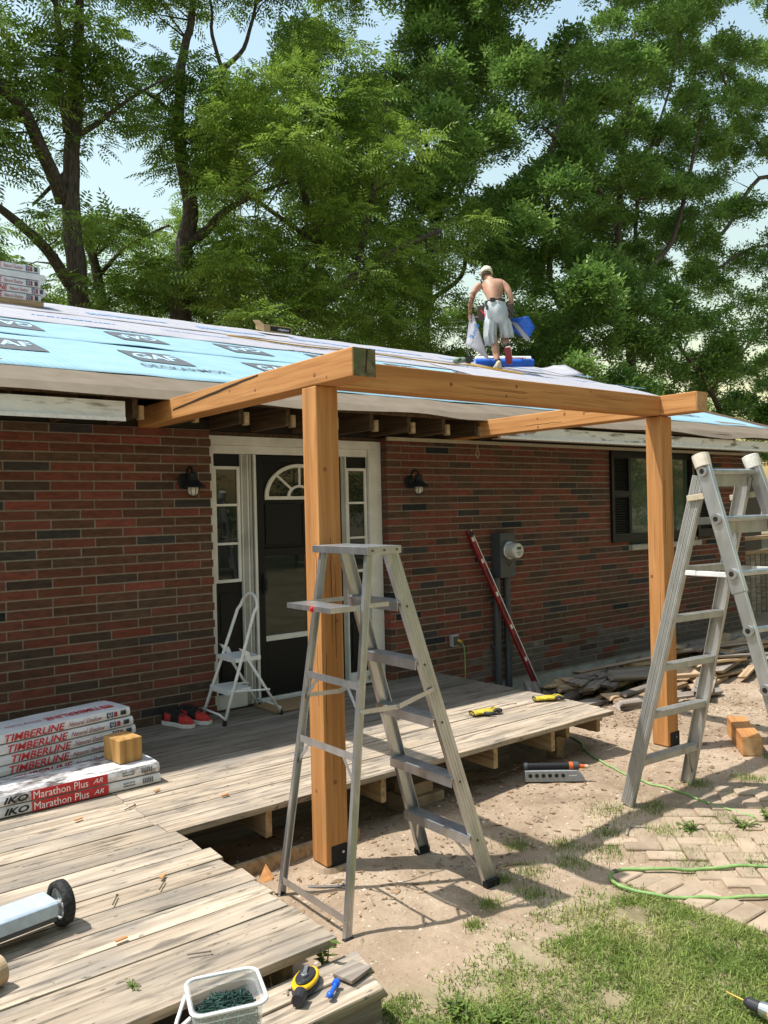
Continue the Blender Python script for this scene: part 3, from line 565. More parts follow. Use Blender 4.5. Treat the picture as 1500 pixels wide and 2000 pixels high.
for k, t in enumerate((.035, .165, .31, .455, .60, .745, .89)):
    a, b = lerp(C1, C0, t), lerp(D1, D0, t); b.z = a.z; rr = G().cyl(a-Vector((.026, 0, 0)), b+Vector((.026, 0, 0)), .017, n=14).build('round_rung', m_alu, L2, smooth=False)
    G().lathe(a-Vector((.017, 0, 0)), [(.016, -.018), (.030, -.018), (.030, .0), (.02, .002)], 16, Matrix.Rotation(math.pi/2, 3, 'Y')).build('rung_collar', m_alu, rr)
    G().cyl(a-Vector((.0362, 0, 0)), a-Vector((.0352, 0, 0)), .015, n=14).build('rung_hole', m_dark, rr)
    if k in (0, 1): G().bar(a+Vector((.02, .025, -.05)), b+Vector((-.02, .025, -.05)), .008, .075).build('cross_plate', m_aludull, L2)
for s_, (a, c) in ((1, (A1, C1)), (-1, (B1, D1))):
    p0 = Vector((a.x-s_*.03, -3.26, 1.80)); G().bar(p0+Vector((0, .05, 0)), p0+Vector((0, -.13, .02)), .008, .035).build('hinge_plate', flat('hinge', (.5,.42,.3)), L2, bevel=.003)
    G().bar((a.x-s_*.026, -3.13, 1.36), (c.x-s_*.032, -3.53, 1.36), .008, .03).build('spreader_bar', m_white, L2, bevel=.003)
    G().bar((a.x-s_*.031, -3.26, 1.36), (a.x-s_*.031, -3.34, 1.36), .012, .034).build('spreader_hinge', m_alu, L2)
for a in (C0, D0): G().box((a.x-.03, a.y-.05, -.125), (a.x+.03, a.y+.05, -.06)).build('foot', m_blackm, L2, bevel=.006)
# ------------------------------------------------------------ white step stool by the door
ST = thing('step_stool', 'white tubular two step stool with hoop handle in front of sidelight', 'step stool', (.39, -.22, DZ))
m_stool = flat('white_enamel', (.74,.75,.76), rough=.35, spec=.5)
hoop = []; fl, fr_ = Vector((.135, -.055, DZ+.012)), Vector((.135, -.41, DZ+.012)); tl, tr = Vector((.43, -.10, 1.02)), Vector((.43, -.365, 1.02))
hoop = [fl, lerp(fl, tl, .5), tl]+[Vector((.43+.03*math.sin(a)+.02, -.2325+.1325*math.cos(a), 1.02+.13*math.sin(a))) for a in np.linspace(.25, math.pi-.25, 9)]+[tr, lerp(fr_, tr, .5), fr_]
G().tube(hoop, .0125, 10).build('hoop_frame', m_stool, ST, smooth=True)
for y_ in (-.045, -.395):
    yy = -.2325+(y_+.2325)*.9
    lg = G().tube([(.315, yy, .74), (.63, y_, DZ+.012)], .011, 10).build('rear_leg', m_stool, ST, smooth=True); G().cyl((.63, y_, DZ), (.628, y_, DZ+.035), .014, n=12).build('rubber_foot', m_blackm, lg)
    G().prism([(.29, yy-.014, .76), (.36, yy-.014, .73), (.40, yy-.014, .64), (.33, yy-.014, .70)], (0, .028, 0)).build('hinge_bracket', m_stool, ST)
for f_ in (fl, fr_): G().cyl((f_.x, f_.y, DZ), (f_.x+.004, f_.y, DZ+.04), .016, n=12).build('rubber_foot', m_blackm, ST)
for z, x0, x1 in ((.68, .26, .47), (.45, .185, .38)):
    y0, y1 = -.395, -.07; G().box((x0, y0+.02, z), (x1, y1-.02, z+.006)).box((x0-.004, y0+.02, z-.03), (x0, y1-.02, z+.006)).box((x1, y0+.02, z-.025), (x1+.004, y1-.02, z+.006)).box((x0, y0+.016, z-.025), (x1, y0+.02, z+.006)).box((x0, y1-.02, z-.025), (x1, y1-.016, z+.006)).build('step', m_stool, ST, bevel=.002)
for y_ in (-.40, -.065): G().tube([(.20, y_, .45), (.53, y_, .42)], .008, 8).build('side_strut', m_stool, ST)
G().tube([(.632, -.045, DZ+.05), (.60, -.08, DZ+.075), (.60, -.35, DZ+.075), (.632, -.395, DZ+.05)], .008, 8).build('cross_bar', m_stool, ST, smooth=True)
G().tube([(.14, -.06, DZ+.05), (.115, -.09, DZ+.08), (.115, -.37, DZ+.08), (.14, -.405, DZ+.05)], .008, 8).build('cross_bar', m_stool, ST, smooth=True)
# ------------------------------------------------------------ things on the wall
def sconce(x, label):
    t = thing('wall_lamp', label, 'wall lamp', (x, -.003, 2.02), 0, 'black barn lamps beside the door', local=True)
    RX = Matrix.Rotation(math.pi/2, 3, 'X')
    G().lathe((0, 0, .01), [(.062, 0), (.062, .012), (.05, .022), (.02, .026)], 20, RX).build('back_plate', m_blackm, t)
    G().tube([(0, -.02, .03), (0, -.04, .10), (0, -.085, .118), (0, -.125, .105), (0, -.135, .07)], .009, 8).build('gooseneck', m_blackm, t, smooth=True)
    G().lathe((0, -.135, 0), [(.028, .075), (.034, .07), (.038, .03), (.045, .01), (.098, -.035), (.10, -.042), (.094, -.042), (.04, .0)], 24).build('shade', m_blackm, t)
    G().lathe((0, -.135, 0), [(.03, -.01), (.038, -.035), (.042, -.06), (.036, -.085), (.018, -.1), (.002, -.104)], 16).build('glass_jar', flat('frosted_jar', (.62,.60,.55), rough=.2, spec=.5), t, smooth=True)
    g = G()
    for a in range(4): a = a*math.pi/4; g.tube([(.047*math.cos(a)*s_, -.135+.047*math.sin(a)*s_, z_) for s_, z_ in ((.98, -.035), (1.03, -.06), (.85, -.09), (.3, -.112), (0, -.114), (-.3, -.112), (-.85, -.09), (-1.03, -.06), (-.98, -.035))], .0022, 5)
    g.build('wire_cage', m_blackm, t)
sconce(.06, 'black barn lamp on the brick left of the sidelights above the shoes')
sconce(2.31, 'black barn lamp on the brick between the door and the meter')
mt = thing('electric_meter', 'dark grey electric meter box with round glass meter and two conduits', 'meter', (3.46, -.003, -.1))
m_gbox = flat('box_grey', (.055,.063,.07), rough=.45, spec=.4)
bx_ = G().box((3.375, -.135, 1.06), (3.595, -.004, 1.50)).build('meter_box', m_gbox, mt, bevel=.006); G().box((3.368, -.145, 1.495), (3.602, -.004, 1.51)).build('box_lid', m_gbox, bx_)
RX = Matrix.Rotation(math.pi/2, 3, 'X'); mc = Vector((3.495, -.136, 1.335))
G().lathe(mc, [(.094, 0), (.094, .02), (.085, .028), (.08, .028)], 28, RX).build('meter_ring', m_alu, mt)
gl = G().lathe(mc, [(.078, .02), (.078, .12), (.07, .135), (.001, .137)], 28, RX).build('meter_glass', flat('meter_face', (.52,.53,.50), rough=.15, spec=.6), mt)
G().box((3.47, -.2745, 1.345), (3.53, -.2735, 1.375)).build('display', flat('lcd', (.06,.09,.07)), gl); G().box((3.465, -.2742, 1.315), (3.535, -.2737, 1.325)).box((3.475, -.2742, 1.295), (3.52, -.2737, 1.303)).build('print', m_ink, gl)
G().tube([(3.50, -.15, 1.245), (3.495, -.17, 1.21), (3.50, -.15, 1.185)], .006, 6).ell((3.50, -.155, 1.19), (.012, .01, .02)).build('seal_lock', m_rivet, mt)
G().cyl((3.385, -.06, -.12), (3.385, -.06, 1.06), .038, n=16).build('conduit', m_gbox, mt, smooth=False); G().cyl((3.535, -.06, -.13), (3.535, -.06, 1.06), .036, n=16).build('conduit', m_gbox, mt)
for z in (.35, .82): G().box((3.335, -.06, z), (3.585, -.002, z+.025)).build('strap', m_gbox, mt)
lv = thing('spirit_level', 'long red and silver spirit level leaning on the brick beside the meter', 'level', (3.75, -.27, gz(3.75, -.27)))
a, b = Vector((3.755, -.285, gz(3.75, -.28)+.01)), Vector((3.05, -.02, 1.545)); d = (b-a).normalized(); m_lred = flat('level_red', (.22,.012,.018), rough=.35)
n_ = Vector((-1, 0, 0)); n_ = (n_-d*n_.dot(d)).normalized(); s_ = d.cross(n_)
if s_.y > 0: s_ = -s_
core = G().bar(a, b, .022, .05, n_).build('web', m_lred, lv)
G().bar(a-n_*.028, b-n_*.028, .028, .008, n_).build('flange', flat('level_edge', (.75,.74,.73), rough=.3, metal=.3), lv); G().bar(a+n_*.028, b+n_*.028, .028, .008, n_).build('flange', m_lred, lv)
for t in (.02, .98): G().bar(lerp(a, b, t)-d*.022, lerp(a, b, t)+d*.022, .031, .062, n_).build('end_cap', m_blackm, lv)
for t in (.06, .22, .42, .62, .82, .95):
    c = lerp(a, b, t); v_ = G().bar(c-d*.022, c+d*.022, .0245, .03, n_).build('vial', flat('vial', (.62,.62,.55), rough=.2), lv)
for t in (.14, .32, .52, .72): c = lerp(a, b, t); G().bar(c-d*.09, c+d*.09, .0232, .022, n_).build('hand_hole', m_dark, lv)
ot = thing('wall_outlet', 'grey outdoor outlet box with yellow plug low on the brick wall', 'outlet', (2.81, -.004, .44))
G().box((2.77, -.05, .43), (2.86, -.004, .545)).build('box', flat('outlet_grey', (.35,.36,.37)), ot, bevel=.005); G().box((2.782, -.062, .445), (2.848, -.0505, .53)).build('cover', m_gbox, ot, bevel=.004)
m_cord = mat('green_cord', [(.35,(.16,.28,.085)),(.65,(.27,.42,.15))], ns=14, rough=.55, bump=.2); m_yel = flat('yellow_plug', (.62,.38,.04))
cord = thing('extension_cord', 'green extension cord with yellow plug hanging from the wall outlet', 'cord', (2.83, -.2, .21))
G().cyl((2.84, -.060, .49), (2.845, -.10, .475), .016, .013, n=12).build('plug', m_yel, cord); G().tube([(2.845, -.095, .477), (2.85, -.125, .44), (2.855, -.13, .34), (2.86, -.125, .24), (2.865, -.12, .05), (2.86, -.16, -.12), (2.80, -.5, -.155), (2.72, -1.2, -.14)], .0055, 7).build('cable', m_cord, cord, smooth=True)
def spline(P, n=10):
    P = [Vector(p) for p in P]; out = []
    for i in range(len(P)-1):
        p0, p1, p2, p3 = P[max(i-1, 0)], P[i], P[i+1], P[min(i+2, len(P)-1)]
        for k in range(n):
            t = k/n; out.append(.5*((2*p1)+(p2-p0)*t+(2*p0-5*p1+4*p2-p3)*t*t+(3*p1-p0-3*p2+p3)*t**3))
    return out+[P[-1]]
def groundline(P, r, h=.0): return [Vector((q.x, q.y, gz(q.x, q.y)+r*.7+h)) for q in spline([(x, y, 0) for x, y in P])]
hs = groundline([(2.72, -1.2), (2.58, -1.68), (2.33, -2.03), (2.16, -2.40), (2.12, -2.62), (2.09, -2.84), (2.06, -3.05), (2.04, -3.25), (2.03, -3.55), (2.1, -4.0), (2.3, -4.6)], .011)
tag(G().tube(hs, .0075, 8).build('hose', m_cord, smooth=True), 'green hose running across the dirt from under the deck past the folding ladder', 'hose')
hs = groundline([(1.9, -4.35), (1.62, -3.98), (1.40, -3.76), (1.20, -3.60), (1.02, -3.46), (.92, -3.34), (.83, -3.31), (.76, -3.36), (.71, -3.47), (.755, -3.60), (.86, -3.73), (1.0, -3.87), (1.2, -4.02), (1.5, -4.2)], .010, .012)
loop = thing('hose', 'green hose bent in a tight loop on the brick paving', 'hose', (1, -3.6, -.1)); G().tube(hs, .0088, 8).build('tube', m_cord, loop, smooth=True)
c = hs[58] if len(hs) > 58 else hs[-1]; G().tube(hs[56:59], .013, 8).build('coupling', m_rivet, loop)
cl = thing('wire_loop', 'small pale wire loop hanging from the soffit by the right fascia', 'wire', (3.1, -.06, 2.3)); G().tube([(3.14, -.07, 2.41), (3.145, -.075, 2.35)]+[(3.145+.022*math.sin(t), -.075, 2.31+.04*math.cos(t)) for t in np.linspace(0, 2*math.pi, 12)], .004, 6).build('wire', m_beige, cl)
# ------------------------------------------------------------ shingle bundles
m_wrap = mat('bundle_wrap', [(.3,(.62,.62,.64)),(.7,(.78,.78,.80))], ns=8, rough=.35, bump=.35, bscale=9, spec=.5)
m_wrapd = mat('dirty_wrap', [(.40,(.10,.085,.075)),(.50,(.45,.43,.42)),(.58,(.74,.74,.76))], ns=7, scale=(1,2.4,1), rough=.4, bump=.35, bscale=9, detail=9, rough_n=.7)
m_tred = flat('red_print', (.52,.035,.04)); m_navy = flat('navy_print', (.05,.06,.16)); m_kb = flat('black_print', (.02,.02,.02)); m_wp = flat('white_print', (.8,.8,.8)); m_dred = flat('dark_red_print', (.36,.05,.07))
def bundle(loc, rzz, label, style, group, dirty=False, L_=1.0, W_=.318, H_=.058, topdirt=False):
    t = thing('shingle_bundle', label, 'shingle bundle', loc, rzz, group, local=True)
    g = G(); R_ = []; sd_ = random.random()*50
    for k in range(17):
        x = -L_/2+L_*k/16; e = .008*nz(x*6, sd_); s_ = 1 if 0 < k < 16 else .93
        ring = []
        for (yy, zz) in ((-W_/2, .004), (0, 0), (W_/2, .004), (W_/2+.003, H_*.5), (W_/2-.006, H_-.004), (W_*.2, H_), (-W_*.2, H_), (-W_/2+.006, H_-.004), (-W_/2-.003, H_*.5)):
            ring.append(Vector((x, yy*(1 if s_ == 1 else .985)+.002*nz(x*9, yy*30, sd_), H_/2+(zz-H_/2)*s_+(.0025*nz(x*7, yy*9, sd_) if zz > .01 else 0))))
        R_.append(ring)
    g.rings(R_).build('wrap', m_wrapd if topdirt else m_wrap, t, smooth=False)
    yf = -W_/2-.0075; X, Zv = (1,0,0), (0,0,1)
    if style == 'T':
        lettering('TIMBERLINE', (-.12, yf, H_*.48), X, Zv, .36, H_*.72, m_tred, t, shear=.25, bold=.02); lettering('Natural Shadow', (.19, yf, H_*.48), X, Zv, .22, H_*.5, m_dred, t, shear=.4)
        G().box((.335, yf, .012), (.375, yf+.004, H_-.012)).build('printed_block', m_navy, t); lettering('HD', (.355, yf-.001, H_*.5), (0,0,1), (-1,0,0), H_*.6, .026, m_wp, t)
        G().box((.385, yf, .014), (.405, yf+.004, H_-.014)).build('printed_block', m_dred, t)
        zt_ = H_+.005; lettering('TIMBERLINE', (.17, -.05, zt_), (-1,0,0), (0,-1,0), .36, .075, m_tred, t, shear=.2, bold=.02); lettering('Natural Shadow', (-.14, -.05, zt_), (-1,0,0), (0,-1,0), .22, .045, m_dred, t, shear=.4)
        G().box((.36, -.09, zt_-.002), (.43, -.02, zt_)).build('printed_block', m_tred, t); lettering('GAF', (.395, -.055, zt_+.001), (-1,0,0), (0,-1,0), .055, .025, m_wp, t)
        g = G()
        for q in range(5): g.box((.43+.008*q, yf, .016), (.434+.008*q, yf+.004, H_-.014))
        g.build('barcode', m_kb, t)
    else:
        G().box((-.22, yf, .003), (.19, yf+.004, H_-.004)).build('printed_block', m_tred, t)
        lettering('Marathon Plus', (-.065, yf-.001, H_*.5), X, Zv, .29, .040, m_wp, t); lettering('AR', (.135, yf-.001, H_*.52), X, Zv, .055, .026, m_wp, t, shear=.3)
        lettering('IKO', (-.297, yf, H_*.5), X, Zv, .125, .036, m_kb, t, shear=.3, bold=.03)
        marks(9, (.31, yf, H_*.65), X, Zv, .07, .012, m_ink, t); marks(10, (.31, yf, H_*.38), X, Zv, .07, .012, m_ink, t)
        g = G()
        for q in range(6): g.box((.39+.011*q, yf, .016), (.395+.011*q, yf+.004, H_-.014))
        g.build('barcode', m_ink, t)
    return t
ik = 'stacked roofing bundles with red band and black logo'; BH = .058
bundle((-1.245, -1.155, DZ+.004), 0, 'dirty white shingle bundle with red band lying directly on the deck', 'I', ik)
bundle((-1.25, -1.155, DZ+.064), math.radians(.6), 'dirt streaked white shingle bundle with red band under the wood block', 'I', ik, topdirt=True)
tm = 'white shingle bundles stacked against the brick wall'; TA = math.radians(10.5)
for k, wd in enumerate(('lowest', 'second lowest', 'third lowest', 'third highest', 'second highest', 'topmost')):
    dx = (0, .01, -.005, .006, -.012, -.028)[k]
    bundle((-1.22+dx, -.758+.004*(k % 2), DZ+.004+.0595*k), TA+.01*(k % 2), wd+' white shingle bundle of the red lettered stack at the brick wall', 'T', tm)
for k in range(5):
    zz = rz(4.55)+.05+.0595*k*1.45
    bundle((-.18+(.03 if k % 2 else -.03), 4.55, zz), math.radians(182 if k == 3 else 2), ['lowest shingle bundle of the stack up on the roof ridge', 'second lowest shingle bundle of the stack up on the roof ridge', 'middle shingle bundle of the stack up on the roof ridge', 'second highest shingle bundle of the stack up on the roof ridge', 'topmost shingle bundle of the stack up on the roof ridge'][k], 'T', 'shingle bundles stacked on the roof ridge', H_=.084)
tag(G().prism([(-.63, 4.38, rz(4.38)+.036), (-.63, 4.72, rz(4.72)+.036), (-.63, 4.72, rz(4.55)+.049), (-.63, 4.38, rz(4.55)+.049)], (.95, 0, 0)).build('roof_wedge', m_scrapB), 'wooden wedge levelling the bundles on the roof', 'wedge')
wb = G().box((-.0725, -.10, 0), (.0725, .10, .137)).build('wood_block', wood('block_wood', (.50,.30,.11), (.42,.235,.08), (.25,.13,.04), 'Z', rnd=0, k=.6), None, bevel=.005, xf=Matrix.Translation((-.89, -1.11, DZ+.1245)) @ Matrix.Rotation(math.radians(7), 4, 'Z'))
tag(wb, 'square sawn post offcut sitting on the shingle bundles', 'wood block')
# ------------------------------------------------------------ shoes
m_shred = mat('shoe_red', [(.4,(.36,.025,.02)),(.6,(.50,.05,.04))], ns=60, rough=.8); m_shblk = flat('shoe_black', (.02,.018,.018), rough=.8); m_sole = flat('shoe_sole', (.62,.60,.56))
def shoe(loc, a, label):
    t = thing('running_shoe', label, 'shoe', loc, a, 'pair of running shoes by the wall', local=True)
    def secs(hs, ws, zb, lo=0):                                         # x forward along the shoe, .29 long
        R_ = []
        for k in range(len(hs)):
            x = -.145+.29*k/(len(hs)-1); R_.append([Vector((x, ws[k]*math.cos(q)+(.008*math.sin(k*.4)), zb[k]+hs[k]*(max(0, math.sin(q))**.7))) for q in np.linspace(0, math.pi, 11)]+[Vector((x, -ws[k]*.9+ws[k]*1.8*j/4, zb[k])) for j in range(1, 4)])
        return R_
    ws = [.022,.034,.037,.036,.034,.036,.042,.047,.046,.036,.014]; top = [.09,.105,.092,.086,.098,.09,.075,.06,.05,.04,.024]
    g = G(); R_ = secs(top, ws, [.022]*11); g.rings(R_)
    g.m = []; n_ = len(R_[0])
    for i in range(10):
        for j in range(n_): g.m.append(0 if i >= 6 or (i in (1, 2) and j in (0, 1, 2, 8, 9)) else 1)
    g.m += [1, 0]; g.mi = 1; g.build('upper', [m_shred, m_shblk], t, smooth=True)
    g = G(); g.rings([[Vector((x*1.03, y*1.14, zz)) for x, y in [(-.145+.29*k/10, ws[k]) for k in range(11)]+[(-.145+.29*k/10, -ws[k]) for k in range(10, -1, -1)]] for zz in (0, .012, .028)]); g.build('sole', m_sole, t)
    G().ell((-.065, .002, .113), (.052, .026, .012), n=14).build('opening', m_dark, t, smooth=True)
    g = G()
    for q in range(4): x = .0+.018*q; g.tube([(x, -.026, .094-.007*q), (x+.006, 0, .116-.0085*q), (x, .026, .094-.007*q)], .004, 6)
    g.tube([(.0, 0, .10), (-.015, .03, .11), (.01, .045, .085)], .003, 5); g.build('laces', m_shblk, t)
shoe((-.115, -.170, DZ+.003), math.radians(-68), 'red and black running shoe on the deck nearer the shingle stack')
shoe((.020, -.165, DZ+.003), math.radians(-66), 'red and black running shoe on the deck nearer the white stool')
matg = G().box((.60, -.36, DZ+.006), (1.15, -.02, DZ+.016)); tag(matg.build('cardboard_mat', flat('cardboard', (.33,.22,.12)), None), 'flattened brown cardboard sheet in front of the door', 'cardboard')
# ------------------------------------------------------------ work gloves
m_gy = mat('glove_yellow', [(.4,(.42,.32,.03)),(.6,(.60,.48,.06))], ns=40, rough=.9, bump=.4); m_gg = flat('glove_grey', (.045,.045,.05))
def glove(loc, a, label, flip):
    t = thing('work_glove', label, 'glove', loc, a, 'yellow work gloves left on the deck', local=True)
    g = G(); g.rings([[Vector((x, w_*math.cos(q), .018+h_*math.sin(q)+(.004 if x > -.05 else 0))) for q in np.linspace(0, 2*math.pi, 14, endpoint=False)] for x, w_, h_ in ((-.115, .048, .017), (-.10, .050, .017), (-.06, .042, .015), (-.02, .047, .018), (.03, .050, .017), (.055, .046, .013))]); g.build('palm', m_gy, t, smooth=True)
    for q, (y0, ln, up) in enumerate(((-.034, .065, .012), (-.012, .08, .02), (.012, .078, .016), (.035, .06, .01))):
        f_ = G().tube([(.04, y0, .018), (.075, y0*1.12, .02+up), (.05+ln, y0*1.15+.006*flip, .012+up*.4)], [.0125, .0118, .009], 9).build('finger', m_gy if q % 2 else m_gg, t, smooth=True)
        G().tube([(.02+ln, y0*1.14, .014+up*.8), (.055+ln, y0*1.15+.007*flip, .012+up*.35)], [.0125, .0085], 9).build('dipped_tip', m_gg, f_, smooth=True)
    G().tube([(-.03, -.04*flip, .016), (.0, -.068*flip, .018), (.04, -.078*flip, .014)], [.015, .013, .0095], 9).build('thumb', m_gg, t, smooth=True)
    G().tube([(-.116, .046*math.cos(q), .018+.016*math.sin(q)) for q in np.linspace(0, 2*math.pi, 17)], .004, 6).build('cuff', m_gg, t)
glove((1.76, -1.49, DZ+.004), math.radians(-18), 'yellow and grey work glove lying flat in the middle of the deck boards', 1)
glove((2.44, -1.52, DZ+.004), math.radians(-30), 'yellow work glove with open cuff near the cut deck end', -1)
# ------------------------------------------------------------ sprinkler, wrench, scraps
a, b = Vector((1.50, -2.11, 0)), Vector((1.80, -2.36, 0)); ang = math.atan2(b.y-a.y, b.x-a.x); zz = gz(1.65, -2.24)+.004
sp = thing('oscillating_sprinkler', 'grey and black oscillating lawn sprinkler with orange fittings on the dirt', 'sprinkler', (1.655, -2.235, zz), ang, local=True)
bs = G().prism([(-.20, -.035, 0), (.20, -.035, 0), (.20, -.035, .025), (.15, -.035, .075), (-.20, -.035, .075)], (0, .07, 0)).build('base', flat('sprinkler_grey', (.27,.28,.29), rough=.5), sp, bevel=.004)
for q in range(6): G().cyl((-.165+.044*q, -.0365, .042), (-.165+.044*q, -.0352, .042), .0135, n=14).build('hole', m_dark, bs)
marks(8, (.12, -.0362, .042), (1,0,0), (0,0,1), .05, .010, m_wp, bs)
G().cyl((-.20, 0, .097), (.10, 0, .097), .022, n=18).build('tube', m_blackm, sp); G().cyl((-.205, 0, .097), (-.18, 0, .097), .025, n=18).build('end_cap', m_gbox, sp); m_or = flat('orange_plastic', (.60,.11,.02))
G().cyl((.10, 0, .097), (.125, 0, .097), .026, n=18).build('ring', m_or, sp); G().cyl((.125, 0, .097), (.165, 0, .097), .027, n=14).build('motor', m_gbox, sp); G().cyl((.165, 0, .093), (.205, 0, .09), .014, n=12).build('coupling', m_or, sp); G().cyl((.205, 0, .09), (.23, 0, .09), .013, n=12).build('hose_end', flat('cream_plastic', (.5,.42,.28)), sp)
zz = gz(-.40, -2.55)+.008; wr = thing('wrench', 'silver wrench lying on the dirt by the left post footing', 'wrench', (-.40, -2.50, zz), math.radians(-40), local=True)
G().box((-.085, -.007, -.003), (.085, .007, .004)).build('handle', m_alu, wr, bevel=.002); G().lathe((.095, 0, -.004), [(.017, 0), (.017, .009), (.009, .009), (.009, 0)], 14).build('ring_end', m_alu, wr)
tag(G().prism([(-.62, -2.22, gz(-.62, -2.2)+.0), (-.55, -2.24, gz(-.6, -2.2)), (-.56, -2.18, gz(-.6, -2.2)+.05)], (.02, .02, .01)).build('wood_chip', m_cedX), 'wedge of fresh cedar offcut on the dirt below the deck edge', 'wood chip')
sc = G(); R_ = [[Vector((-.28+.03*i+.008*nz(i, j), -2.12+.022*j, gz(-.25, -2.1)+.008+.028*abs(nz(i*1.7, j*1.3, 3))*2)) for i in range(5)] for j in range(4)]; sc.rings(R_, cap=False, closed=False)
sc = sc.build('plastic_scrap', flat('blue_plastic', (.02,.07,.42), rough=.3)); sc.modifiers.new('s', 'SOLIDIFY').thickness = .002; tag(sc, 'crumpled blue plastic scrap on the dirt at the deck edge', 'scrap')
def block(name, c, size, a, mts, label, cat, tilt=0):
    t = thing(name, label, cat, c, a, 'freshly cut cedar offcuts on the dirt', local=True); sx, sy, sz = size
    o_ = G().box((-sx/2, -sy/2, 0), (sx/2, sy/2, sz)).build('timber', mts, t, bevel=.005); G().box((-sx/2-.003, -sy/2+.006, .006), (-sx/2-.0005, sy/2-.006, sz-.006)).box((sx/2+.0005, -sy/2+.006, .006), (sx/2+.003, sy/2-.006, sz-.006)).build('end_grain', m_endnew, t); return t
block('beam_offcut', (3.36, -2.66, gz(3.36, -2.66)-.004), (.62, .14, .14), math.radians(-141), m_cedX, 'long cedar beam offcut on the dirt right of the folding ladder', 'offcut')
block('beam_offcut', (3.46, -2.90, gz(3.46, -2.90)-.004), (.36, .14, .14), math.radians(-146), m_cedX, 'short cedar beam offcut beside the longer one', 'offcut')
# ------------------------------------------------------------ front deck: magnetic sweeper, tube, tub, chalk reel, drill
sw = thing('magnetic_sweeper', 'pale blue magnetic sweeper bar with black spoked wheel on the deck', 'magnetic sweeper', (-1.93, -2.70, DZ+.003), math.radians(8), local=True)
G().prism([(-.75, -.068, .07), (-.75, .068, .07), (-.75, .068, .118), (-.75, .058, .125), (-.75, -.058, .125), (-.75, -.068, .118)], (.915, 0, 0)).build('bar', flat('sweeper_blue', (.42,.50,.58), rough=.35), sw, bevel=.004)
G().box((-.74, -.06, .05), (.16, .06, .0695)).build('magnet_tray', m_gbox, sw); m_rub = mat('rubber', [(.4,(.012,.012,.012)),(.6,(.03,.03,.03))], ns=70, bump=.6)
RYm = Matrix.Rotation(math.pi/2, 3, 'Y')
def wheel(x, parent):
    wh = G().lathe((x, 0, .085), [(.060, -.018), (.074, -.024), (.083, -.018), (.085, 0), (.083, .018), (.074, .024), (.060, .018), (.058, 0), (.060, -.018)], 30, RYm, cap=False).build('wheel', m_rub, parent, smooth=True)
    g = G().lathe((x, 0, .085), [(.056, -.012), (.0605, -.012), (.0605, .012), (.056, .012), (.056, -.012)], 24, RYm, cap=False).cyl((x-.02, 0, .085), (x+.02, 0, .085), .014, n=14)
    for q in range(6): a = q*math.pi/3; g.bar((x, .01*math.cos(a), .085+.01*math.sin(a)), (x, .058*math.cos(a), .085+.058*math.sin(a)), .012, .012, (1,0,0))
    g.build('rim', flat('rim_grey', (.42,.43,.43)), wh)
wheel(.205, sw); wheel(-.79, sw); G().cyl((.16, 0, .085), (.20, 0, .085), .012).cyl((-.79, 0, .085), (-.745, 0, .085), .012).build('axle', m_alu, sw)
G().tube([(-.3, .0, .125), (-.34, .08, .24), (-.6, .3, .62)], .011, 8).build('handle', m_alu, sw)
tb = thing('cardboard_tube', 'end of a brown cardboard core tube lying on the deck', 'cardboard tube', (-2.2, -3.02, DZ+.004), math.radians(20), local=True); g = G()
g.rings([[Vector((x, r_*math.cos(q), .05+r_*math.sin(q))) for q in np.linspace(0, 2*math.pi, 28, endpoint=False)] for x, r_ in ((.20, .043), (.20, .049), (-.6, .049), (-.6, .043), (.20, .043))], cap=False); g.build('core', flat('tube_card', (.40,.29,.18)), tb)
# tub of nails
tz = .137; TC = Vector((-1.598, -3.776, 0)); ta = math.radians(-18.7)
def rrect(w_, h_, r_, z, n_=5): return [Vector((sx*(w_/2-r_)+r_*math.cos(a), sy*(h_/2-r_)+r_*math.sin(a), z)) for sx, sy, a0 in ((1,1,0), (-1,1,90), (-1,-1,180), (1,-1,270)) for a in (math.radians(a0+90*k/n_) for k in range(n_+1))]
pst = G().box((-1.9, -4.05, -.2), (-1.25, -3.755, .128)); lowst = thing('timber_landing', 'old timber slab below the deck step under the nail tub', 'landing', (-1.6, -3.9, -.15))
pst.build('slab', m_deckold_shade, lowst, bevel=.01)
tub = thing('plastic_tub', 'clear plastic tub with rounded corners half full of green nails', 'tub', (TC.x, TC.y, .139), ta, local=True)
m_tub = mat('clear_plastic', [(.3,(.72,.74,.74)),(.7,(.80,.82,.82))], ns=6, rough=.18, spec=.5, bump=.02, alpha=.22)
H_ = .262
g = G(); g.rings([rrect(.168, .152, .03, .0), rrect(.190, .174, .03, H_-.03), rrect(.206, .190, .032, H_-.028), rrect(.208, .192, .032, H_), rrect(.196, .180, .03, H_), rrect(.187, .171, .03, H_-.03), rrect(.164, .148, .028, .004)]); g.build('tub_wall', m_tub, tub, smooth=False)
g = G(); R_ = rrect(.212, .196, .033, H_-.004); g.tube(R_+[R_[0]], .0055, 8); g.build('rim', flat('tub_rim', (.70,.72,.72), rough=.3), tub, smooth=True)
G().tube([(-.106, -.05, H_-.03), (-.14, -.04, H_-.06), (-.15, .0, H_-.11), (-.135, .05, H_-.09), (-.107, .07, H_-.03)], .006, 8).build('handle', flat('handle_white', (.78,.78,.76)), tub, smooth=True)
g = G(); rn = random.Random(9)
